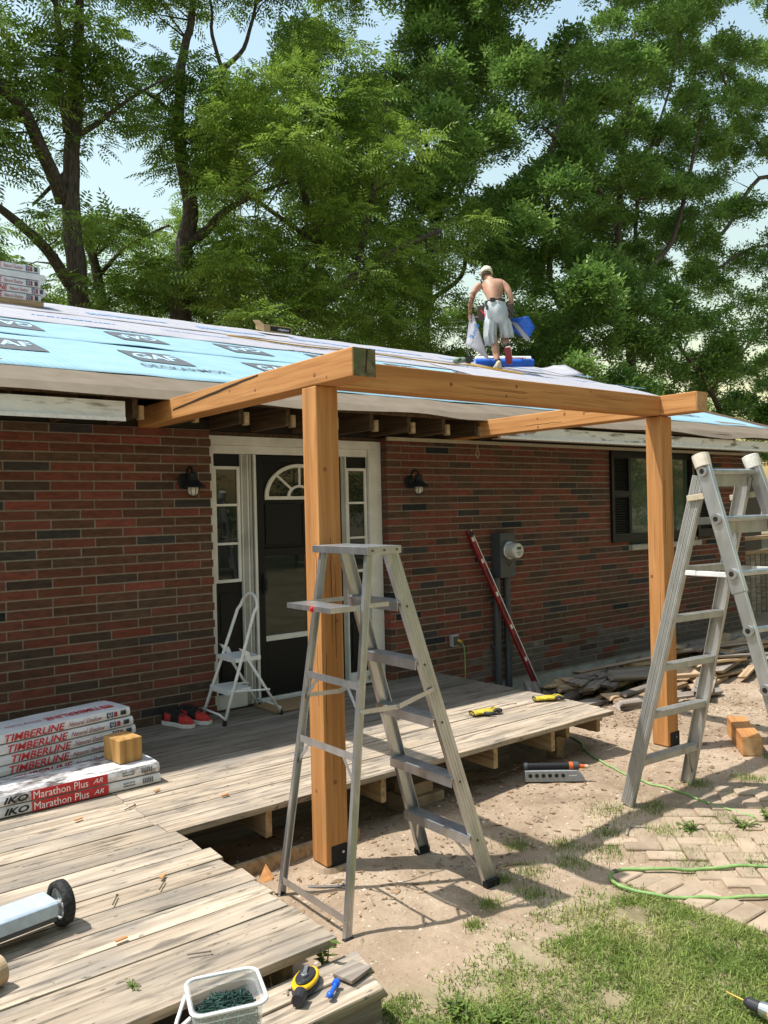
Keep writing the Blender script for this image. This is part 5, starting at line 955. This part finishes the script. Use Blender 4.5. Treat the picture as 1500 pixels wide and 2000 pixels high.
g.rings([shring((.05, .09, .86), .11, .135, amp=.008), shring((.09, .16, .74), .108, .13, seed=3), shring((.12, .20, .63), .102, .125, seed=4, amp=.02), shring((.125, .19, .53), .108, .125, .03, 4, .017), shring((.125, .19, .536), .095, .112, .03, 4, .012)], cap=True)
shorts = g.build('shorts', m_short, W, smooth=True); shorts.data.transform(Matrix.Identity(4))
m_belt = flat('tool_belt', (.055,.035,.025), rough=.55); belt = G(); belt.rings([[Vector((-.048+.160*s_*math.cos(q), .078+.128*s_*math.sin(q), z_+.012*math.cos(q))) for q in np.linspace(0, 2*math.pi, 28, endpoint=False)] for s_, z_ in ((.96, 1.05), (1.0, 1.05), (1.0, 1.098), (.96, 1.098))], cap=False); belt = belt.build('tool_belt', m_belt, W)
G().box((-.13, -.085, 1.055), (-.05, -.055, 1.11)).build('belt_case', m_rb, belt, bevel=.006); G().ell((.02, -.068, 1.085), (.05, .018, .026)).build('buckle', m_belt, belt, smooth=True)
for x, y, tl_ in ((-.265, .10, -.12), (.165, .08, .1)):
    pch = G().prism([(x-.07, y-.04, 1.03), (x+.06, y-.05, 1.04), (x+.075, y-.05, .90), (x+.02, y-.05, .80), (x-.06, y-.05, .82)], (0, .11, 0)).build('tool_pouch', m_belt, W, bevel=.015)
    G().bar((x-.01, y-.065, .95), (x+.08, y-.08, .83), .022, .022).build('tool_handle', m_red if x < 0 else m_rb, pch, bevel=.006)
G().bar((-.20, -.06, 1.06), (-.175, -.065, .93), .045, .03).build('knife_sheath', m_gbox, belt, bevel=.006)
m_sock = flat('black_sock', (.02,.02,.022)); m_boot = mat('cream_boot', [(.4,(.42,.36,.26)),(.6,(.60,.54,.42))], ns=14, rough=.85, bump=.4); m_bsole = flat('red_sole', (.22,.03,.035), rough=.6)
G().tube([(-.025, .02, .10), (-.028, .026, .16)], [.046, .05], 14).build('sock', m_sock, W, smooth=True); G().tube([(.112, -.01, .335), (.11, .02, .375)], [.046, .05], 14).build('sock', m_sock, W, smooth=True)
def boot(M_):
    secs = ((-.09, .036, .10), (-.06, .045, .125), (-.02, .046, .125), (.03, .045, .09), (.09, .050, .062), (.14, .046, .05), (.18, .028, .03)); g = G()
    g.rings([[M_ @ Vector((w_*math.cos(q), y, .018+h_*max(0, math.sin(q))**.6)) for q in np.linspace(0, math.pi, 10)] for y, w_, h_ in secs]); b_ = g.build('boot', m_boot, W, smooth=True)
    g = G(); out = [(y, w_*1.08) for y, w_, _ in secs]; g.rings([[M_ @ Vector((w_*s_, y*1.02, z_)) for s_, lst in ((1, out), (-1, out[::-1])) for y, w_ in lst] for z_ in (0, .02)]); g.build('sole', m_bsole, b_)
ra = math.atan(SL)*.7
boot(Matrix.Translation((-.03, .035, .0)) @ Matrix.Rotation(math.radians(14), 4, 'Z') @ Matrix.Rotation(ra*.0+math.radians(8), 4, 'X'))
boot(Matrix.Translation((.128, -.055, .235)) @ Matrix.Rotation(math.radians(-16), 4, 'Z') @ Matrix.Rotation(math.radians(-62), 4, 'X'))
# underlayment piece carried by the worker
cs = thing('underlayment_piece', 'blue and white underlayment strip carried by the worker hanging at both sides', 'underlayment strip', FOOT, pyaw, local=True)
def cloth(P, nu, nv, fold, mt, name, parent):
    P = [Vector(q) for q in P]; R_ = []
    for j in range(nv+1):
        v_ = j/nv; a, b = P[0].lerp(P[3], v_), P[1].lerp(P[2], v_); R_.append([a.lerp(b, i/nu)+Vector((0, fold*math.sin(5*i/nu+3*v_)+fold*.5*nz(i*.7, j*.6), 0)) for i in range(nu+1)])
    g = G(); g.rings(R_, cap=False, closed=False); o_ = g.build(name, mt, parent, smooth=True); o_.modifiers.new('s', 'SOLIDIFY').thickness = .004; return o_
wl_ = cloth([(-.46, .28, .92), (-.40, .24, .95), (-.16, .16, .18), (-.53, .22, .46)], 8, 12, .02, m_wrapw, 'white_strip', cs); m_inkb = flat('roof_ink', (.05,.25,.62))
lettering('Roofi', (-.385, .185, .66), (.38, .0, .9), (-.9, 0, .38), .23, .085, m_inkb, wl_, bold=.01); G().bar((-.515, .18, .50), (-.44, .20, .88), .004, .007, (0,1,0)).build('printed_line', m_inkb, wl_)
cb = cloth([(.14, .30, .86), (.47, .26, .86), (.58, .30, .68), (.20, .34, .64)], 8, 8, .02, m_blue, 'blue_strip', cs); cloth([(.19, .27, .80), (.27, .255, .78), (.50, .27, .50), (.43, .25, .46)], 5, 8, .012, m_wrapw, 'white_fold', cs); cloth([(.16, .32, .70), (.30, .30, .78), (.56, .30, .68), (.45, .29, .48)], 6, 6, .01, m_blue, 'blue_fold', cs)
cloth([(-.43, .285, .925), (.14, .31, .87), (.14, .33, .84), (-.43, .30, .90)], 10, 3, .008, m_wrapw, 'middle_strip', cs)
# ------------------------------------------------------------ trees
m_bark = mat('bark', [(.3,(.035,.028,.022)),(.5,(.085,.068,.055)),(.7,(.15,.125,.10))], ns=6, scale=(5,5,.8), detail=8, rough=.95, bump=1.0)
def leafmat(nm, a, b, c): return mat(nm, [(.32, a), (.5, b), (.68, c)], ns=.55, detail=3, rough=.45, bump=0, island=.35, trans=.34, spec=.4)
m_lA = leafmat('walnut_leaf', (.13,.225,.034), (.19,.30,.048), (.25,.37,.065)); m_lB = leafmat('locust_leaf', (.16,.26,.036), (.22,.335,.05), (.29,.41,.07)); m_lC = leafmat('maple_leaf', (.125,.235,.05), (.175,.30,.066), (.235,.36,.086))
def frond(nl=5, L_=.42, ll=.125, lw=.038):                             # pinnate leaf: pairs of leaflets along a drooping rib
    v_, f_ = [], []
    def leaf(p, d, s):
        o0 = len(v_); u = np.cross(d, (0, 0, 1.)); u /= np.linalg.norm(u)+1e-9; dz = np.array((0, 0, -.25*ll))
        v_.extend([p, p+d*ll*.45*s+u*lw/2*s, p+d*ll*s+dz*s, p+d*ll*.45*s-u*lw/2*s]); f_.append((o0, o0+1, o0+2, o0+3))
    for k in range(nl):
        t = (k+.6)/nl; p = np.array((L_*t, 0, -.16*L_*t*t*2)); s = .75+.4*math.sin(math.pi*t)
        for q in (-1, 1): d = np.array((.42, q*.9, -.12)); leaf(p, d/np.linalg.norm(d), s)
    leaf(np.array((L_, 0, -.32*L_)), np.array((.95, 0, -.3)), .9); return np.array(v_), np.array(f_)
def sprig(n_=9, ll=.165, lw=.078):
    v_, f_ = [], []; r_ = np.random.default_rng(4)
    for k in range(n_):
        a = k*2.4; d = np.array((math.cos(a)*.8, math.sin(a)*.8, r_.uniform(-.7, .5))); d /= np.linalg.norm(d); u = np.cross(d, (0, 0, 1.)); u /= np.linalg.norm(u); p = np.array((.05*k-.15, r_.uniform(-.06, .06), r_.uniform(-.08, .08)))+d*.03; o0 = len(v_); s = r_.uniform(.7, 1.15); n3 = np.cross(u, d)
        v_.extend([p, p+d*ll*.35*s+u*lw*.5*s, p+d*ll*s-n3*.02, p+d*ll*.35*s-u*lw*.5*s]); f_.append((o0, o0+1, o0+2, o0+3))
    return np.array(v_), np.array(f_)
PROTO = {'A': frond(5, .40, .13, .045), 'B': frond(5, .42, .125, .040), 'C': sprig()}
def crown_mesh(name, clumps, proto, mt, parent, dens):
    pv, pf = PROTO[proto]; P, D = [], []
    for c, r_ in clumps:
        n_ = max(6, int(dens*r_[0]*r_[2]*random.uniform(.75, 1.25)))
        q = rng.normal(size=(n_, 3)); q /= np.linalg.norm(q, axis=1)[:, None]; rad = rng.uniform(.25, 1, n_)**.5; q[:, 2] = np.where(q[:, 2] < -.25, -q[:, 2]*.8, q[:, 2])
        P.append(np.array(c)+q*rad[:, None]*np.array(r_)); d = q+rng.normal(0, .45, (n_, 3)); d[:, 2] = d[:, 2]*.4-.1; D.append(d)
    P = np.concatenate(P); D = np.concatenate(D); D /= np.linalg.norm(D, axis=1)[:, None]; U = np.cross(np.array((0, 0, 1.)), D); U /= np.linalg.norm(U, axis=1)[:, None]+1e-9; N_ = np.cross(D, U); ro = rng.normal(0, .45, len(P)); U2 = U*np.cos(ro)[:, None]+N_*np.sin(ro)[:, None]; N2 = np.cross(D, U2); s = rng.uniform(.75, 1.25, len(P))[:, None, None]
    Vv = P[:, None]+(pv[None, :, 0:1]*D[:, None]+pv[None, :, 1:2]*U2[:, None]+pv[None, :, 2:3]*N2[:, None])*s; nvp = len(pv); Ff = (pf[None]+nvp*np.arange(len(P))[:, None, None]).reshape(-1, 4)
    og = np.array(ORG[parent.name]); Vv = (Vv.reshape(-1, 3)-og).astype(np.float32); me_ = bpy.data.meshes.new(name); nf = len(Ff); me_.vertices.add(len(Vv)); me_.vertices.foreach_set('co', Vv.ravel()); me_.loops.add(nf*4); me_.loops.foreach_set('vertex_index', Ff.astype(np.int32).ravel()); me_.polygons.add(nf); me_.polygons.foreach_set('loop_start', (np.arange(nf)*4).astype(np.int32)); me_.update(calc_edges=True); me_.validate()
    me_.materials.append(mt); o_ = bpy.data.objects.new(name, me_); col.objects.link(o_); o_.parent = parent; ORG[o_.name] = ORG[parent.name]; return o_
GAPS = [(30,25,45,30), (232,60,18,45), (280,52,32,26), (402,80,26,55), (495,92,34,42), (590,18,30,22), (725,52,22,48), (780,66,14,24), (238,348,62,56), (62,370,44,72), (30,470,40,20), (1055,65,40,30), (1120,22,40,25), (1462,45,24,24), (1490,345,8,30), (1452,470,26,14), (1475,560,18,14), (1040,310,12,14), (990,350,14,14), (920,568,22,22), (280,425,14,20), (520,385,20,14)]
def ingap(x, y, e=30): return any(((x-a)/(c+e))**2+((y-b)/(d+e))**2 < 1 for a, b, c, d in GAPS)
TREES = [  # name, label, leaf kind, depth, crown centre px, limbs [(px, py, dY, r)...]
 ('walnut_tree', 'dark forked trunk walnut tree rising behind the roof near the ridge bundles', 'A', 13.5, (90, 160), [[(170,760,0,.27),(158,620,0,.25),(150,540,0,.23),(140,430,0,.21),(139,330,0,.19),(148,200,.2,.16),(152,100,.3,.13),(155,0,.4,.10),(150,-120,.4,.05)], [(126,395,0,.17),(80,290,-.4,.15),(45,215,-.6,.13),(0,170,-.8,.11),(-70,110,-1,.06)], [(140,560,0,.15),(84,482,-.3,.12),(30,430,-.5,.10),(-50,370,-.8,.06)], [(132,260,0,.10),(116,170,-.3,.09),(118,80,-.4,.075),(105,-20,-.5,.05)], [(150,265,0,.08),(195,240,-.3,.06),(250,195,-.7,.04),(330,150,-1,.02)], [(135,330,0,.07),(100,365,.3,.05),(60,400,.5,.03)]]),
 ('walnut_tree', 'slender leaning tree just right of the forked walnut trunk', 'A', 15.5, (260, 480), [[(240,760,0,.16),(205,610,0,.14),(185,520,0,.12),(160,440,.2,.09),(120,390,.4,.05),(85,330,.5,.03)], [(190,540,0,.06),(250,480,.2,.05),(330,440,.3,.03)]]),
 ('locust_tree', 'tall mid trunk tree with curved side limb behind the blue roof sheet', 'A', 14.5, (400, 180), [[(345,760,0,.30),(352,620,0,.27),(358,500,0,.24),(372,400,0,.2),(352,300,0,.16),(350,200,.1,.14),(358,110,.2,.12),(376,20,.3,.09),(390,-100,.4,.05)], [(360,478,0,.15),(410,445,-.3,.12),(450,405,-.5,.09),(520,370,-.9,.05),(590,350,-1.2,.03)], [(372,400,0,.10),(405,300,.2,.10),(424,210,.3,.09),(436,140,.3,.08),(475,95,.2,.06),(500,10,.1,.04)], [(436,140,.3,.06),(415,70,.4,.05),(410,-10,.5,.03)], [(345,230,.1,.06),(300,190,-.4,.05),(240,160,-.8,.03)]]),
 ('locust_tree', 'bright feathery locust tree spreading its sunlit crown over the middle roof', 'B', 12.6, (640, 330), [[(520,790,0,.26),(548,640,0,.24),(610,600,-.2,.2),(690,545,-.6,.15),(770,490,-1,.09),(860,450,-1.4,.05)], [(612,598,-.2,.15),(628,500,0,.12),(600,400,.2,.10),(585,300,.2,.07),(600,200,.2,.04)], [(690,545,-.6,.09),(720,420,-.5,.08),(740,300,-.4,.06),(760,180,-.3,.03)], [(628,480,0,.08),(540,420,-.5,.06),(450,350,-.9,.04)]]),
 ('ash_tree', 'tall dark tree standing behind the feathery locust crown', 'C', 17.5, (880, 130), [[(820,790,0,.28),(830,600,0,.25),(850,420,0,.2),(870,260,0,.15),(880,120,0,.11),(890,-60,0,.06)], [(850,420,0,.12),(920,300,.3,.09),(990,200,.5,.05)], [(860,330,0,.09),(800,220,-.2,.07),(770,100,-.3,.04)], [(832,590,0,.10),(900,540,0,.09),(915,460,0,.06)]]),
 ('maple_tree', 'wide multi stemmed maple behind the roofer with long spreading limbs', 'C', 14.0, (1200, 250), [[(1240,820,0,.20),(1228,640,0,.18),(1213,540,0,.16),(1206,440,.2,.14),(1216,330,.3,.11),(1230,200,.4,.08),(1240,60,.5,.05)], [(1232,650,0,.15),(1262,540,-.2,.13),(1312,470,-.4,.11),(1345,350,-.6,.08),(1370,220,-.7,.05)], [(1226,620,0,.11),(1240,500,.1,.09),(1250,360,.2,.07),(1300,200,.3,.05),(1330,80,.3,.03)], [(1240,640,0,.12),(1090,590,-.1,.10),(1076,440,-.2,.09),(1068,340,-.3,.07),(1100,200,-.3,.05),(1110,80,-.3,.03)], [(1206,440,.2,.09),(1150,340,-.1,.07),(1060,250,-.4,.04)], [(1216,330,.3,.06),(1290,270,.1,.05),(1350,200,-.2,.03)]]),
 ('maple_tree', 'maple at the roof end with bare lower limbs against the sky', 'C', 15.5, (1480, 250), [[(1640,860,0,.25),(1600,600,0,.22),(1570,400,0,.18),(1540,200,0,.12),(1520,60,0,.06)], [(1600,600,0,.12),(1500,640,-.4,.07),(1380,650,-.8,.03)], [(1590,500,0,.14),(1500,345,-.3,.11),(1420,445,-.2,.09),(1395,475,-.1,.05)], [(1595,560,0,.10),(1500,480,-.2,.08),(1400,525,-.4,.05)], [(1570,400,0,.10),(1460,250,-.3,.07),(1400,120,-.5,.04)]]),
 ('maple_tree', 'lower bushy maple whose pale drooping leaves hang over the roof end', 'C', 11.6, (1200, 680), [[(1420,960,0,.12),(1410,820,0,.11),(1360,720,-.2,.09),(1290,650,-.4,.06),(1180,660,-.6,.03)], [(1390,760,-.1,.07),(1450,690,-.1,.05),(1490,640,-.2,.03)]]),
]
def wpt(px, py, Y): return at(px, py, Y)
allc = [[] for _ in TREES]; rt = random.Random(77)
def addc(ti, px, py, Y, r_): allc[ti].append((tuple(at(px, py, Y)), r_))
def pick(px, py):
    if px > 1330 and py < 600: return 6 if rt.random() < .75 else 5
    if py > 560 and px > 1090: return 7
    if px > 960: return 5 if rt.random() < .85 else 4
    if px > 760 and py < 240: return 4
    if px > 830 and py < 420: return 4 if rt.random() < .6 else 5
    if px > 430: return 3 if (py > 110) else 2
    if px > 250 and py < 430: return 2
    if px > 170 and py > 400: return 1
    return 0
for px in range(-150, 1680, 44):
    for py in range(-170, 900, 44):
        x, y = px+rt.uniform(-24, 24), py+rt.uniform(-24, 24)
        if ingap(x, y, 26): continue
        roofy = 590+.124*x if x < 1050 else 725+.3*(x-1050)
        if y > roofy+60+(60 if x > 1300 else 0): continue
        ti = pick(x, y); Y0 = TREES[ti][3]
        # the lower left is thin under the walnut crown
        if x < 340 and 250 < y < 520 and rt.random() < .5: continue
        if x < 120 and y > 470 and rt.random() < .3: continue
        r_ = rt.uniform(.42, .85)*(1.12 if ti > 3 else 1); addc(ti, x, y, Y0+rt.gauss(0, .9)-(1.2 if ti == 3 and rt.random() < .4 else 0), (r_, r_*1.1, r_*(.7 if ti in (0, 1, 2, 3) else 1.2)))
        if x > 420 and not ingap(x, y, 40) and rt.random() < .65: addc(4 if x < 1100 else (5 if x < 1350 else 6), x, y, 18.5+rt.gauss(0, .8), (.9, .9, 1.0))
        if x < 420 and y > 430 and rt.random() < .6 and not ingap(x, y, 40): addc(1, x, y, 19+rt.gauss(0, .8), (.9, .9, .6))
DENS = {'A': 185, 'B': 215, 'C': 215}; roots = []
for ti, (nm, lb, kd, Y0, cc, limbs) in enumerate(TREES):
    b0 = at(limbs[0][0][0], limbs[0][0][1], Y0); base = Vector((b0.x, b0.y, gz(b0.x, b0.y)))
    t = thing(nm, lb, 'tree', base, 0); roots.append(t); g = G(); tips = []
    for li, lm in enumerate(limbs):
        P = [at(a, b, Y0+c) for a, b, c, r_ in lm]; Rr_ = [r_ for *_, r_ in lm]
        if li == 0: P = [base-Vector((0, 0, .2)), base.lerp(P[0], .5)]+P; Rr_ = [Rr_[0]*1.5, Rr_[0]*1.12]+Rr_
        Q = spline(P, 5); RR = list(np.interp(np.linspace(0, len(P)-1, len(Q)), range(len(P)), Rr_)); Q = [q+Vector((nz(q.z*1.5, ti, li), nz(q.z*1.3, li, ti+3), 0))*.06 for q in Q]; g.tube(Q, RR, 10); tips += list(zip(Q[3:], RR[3:]))
    cl_ = allc[ti]
    for c, r_ in cl_:                                                   # twigs from the nearest limb into every leaf clump
        cv = Vector(c); bq = min(tips, key=lambda q: (q[0]-cv).length+(.5 if q[0].z > cv.z else 0)); d = (bq[0]-cv).length
        if d > 1.7: continue
        m_ = bq[0].lerp(cv, .5)+Vector((rt.uniform(-.15, .15), rt.uniform(-.15, .15), rt.uniform(-.1, .18))); g.tube([bq[0], m_, cv], [min(.03, bq[1]*.5), .016, .006], 5, cap=False)
    g.build('trunk', m_bark, t, smooth=True)
    crown_mesh('crown', cl_, kd, {'A': m_lA, 'B': m_lB, 'C': m_lC}[kd], t, DENS[kd])
# trees across the front yard, behind the viewer, mirrored in the door and window glass
for k, (src, x, y, a) in enumerate(((0, -9, -22, 2.0), (5, -2, -25, .6), (3, 5, -21, 2.6), (5, 12, -24, 3.4), (4, 20, -20, 1.0), (2, -17, -19, 4.0))):
    t0 = roots[src]; t = t0.copy(); col.objects.link(t); t.location = (x, y, gz(x, y)); t.rotation_euler = (0, 0, a); t['label'] = 'tree across the front lawn seen mirrored in the door glass'; t['group'] = 'trees across the front lawn'
    for ch in t0.children: c = ch.copy(); col.objects.link(c); c.parent = t
hedge = thing('hedge', 'unseen green hedge added behind the viewer for the glass to reflect', 'hedge', (14, -18, gz(14, -18))); cl_ = []  # added out of view to keep the bright horizon out of the glass reflections
for k in range(150): x = -14+58*k/150; cl_.append(((x, -17+rt.gauss(0, .5)-.02*abs(x), rt.uniform(.5, 4.2)), (1.1, .9, .9)))
crown_mesh('foliage', cl_, 'C', m_lC, hedge, 60); g = G()
for k in range(30): x = -14+2*k; g.tube([(x, -17.2, -.2), (x, -17.2, 3.2)], [.06, .02], 6)
kind(g.build('stems', m_bark, hedge), 'stuff', 'hedge stems')
wd_ = bpy.data.objects.new('woodland', None); col.objects.link(wd_); wd_.location = (12, 24, 0); ORG['woodland'] = Vector((12, 24, 0)); cl_ = []
for k in range(330): cl_.append(((rt.uniform(-8, 52), 24.5+rt.gauss(0, 1.2), rt.uniform(.5, 8.5)), (1.6, 1.2, 1.5)))
wo = crown_mesh('woodland', cl_, 'C', m_lC, wd_, 26); wo.parent = None; wo.location = (12, 24, 0); bpy.data.objects.remove(wd_); wo.name = 'woodland'; kind(wo, 'stuff', 'dense green woodland far behind the house'); wo['category'] = 'woodland'
W.scale = cs.scale = (1.07, 1.07, 1.07)
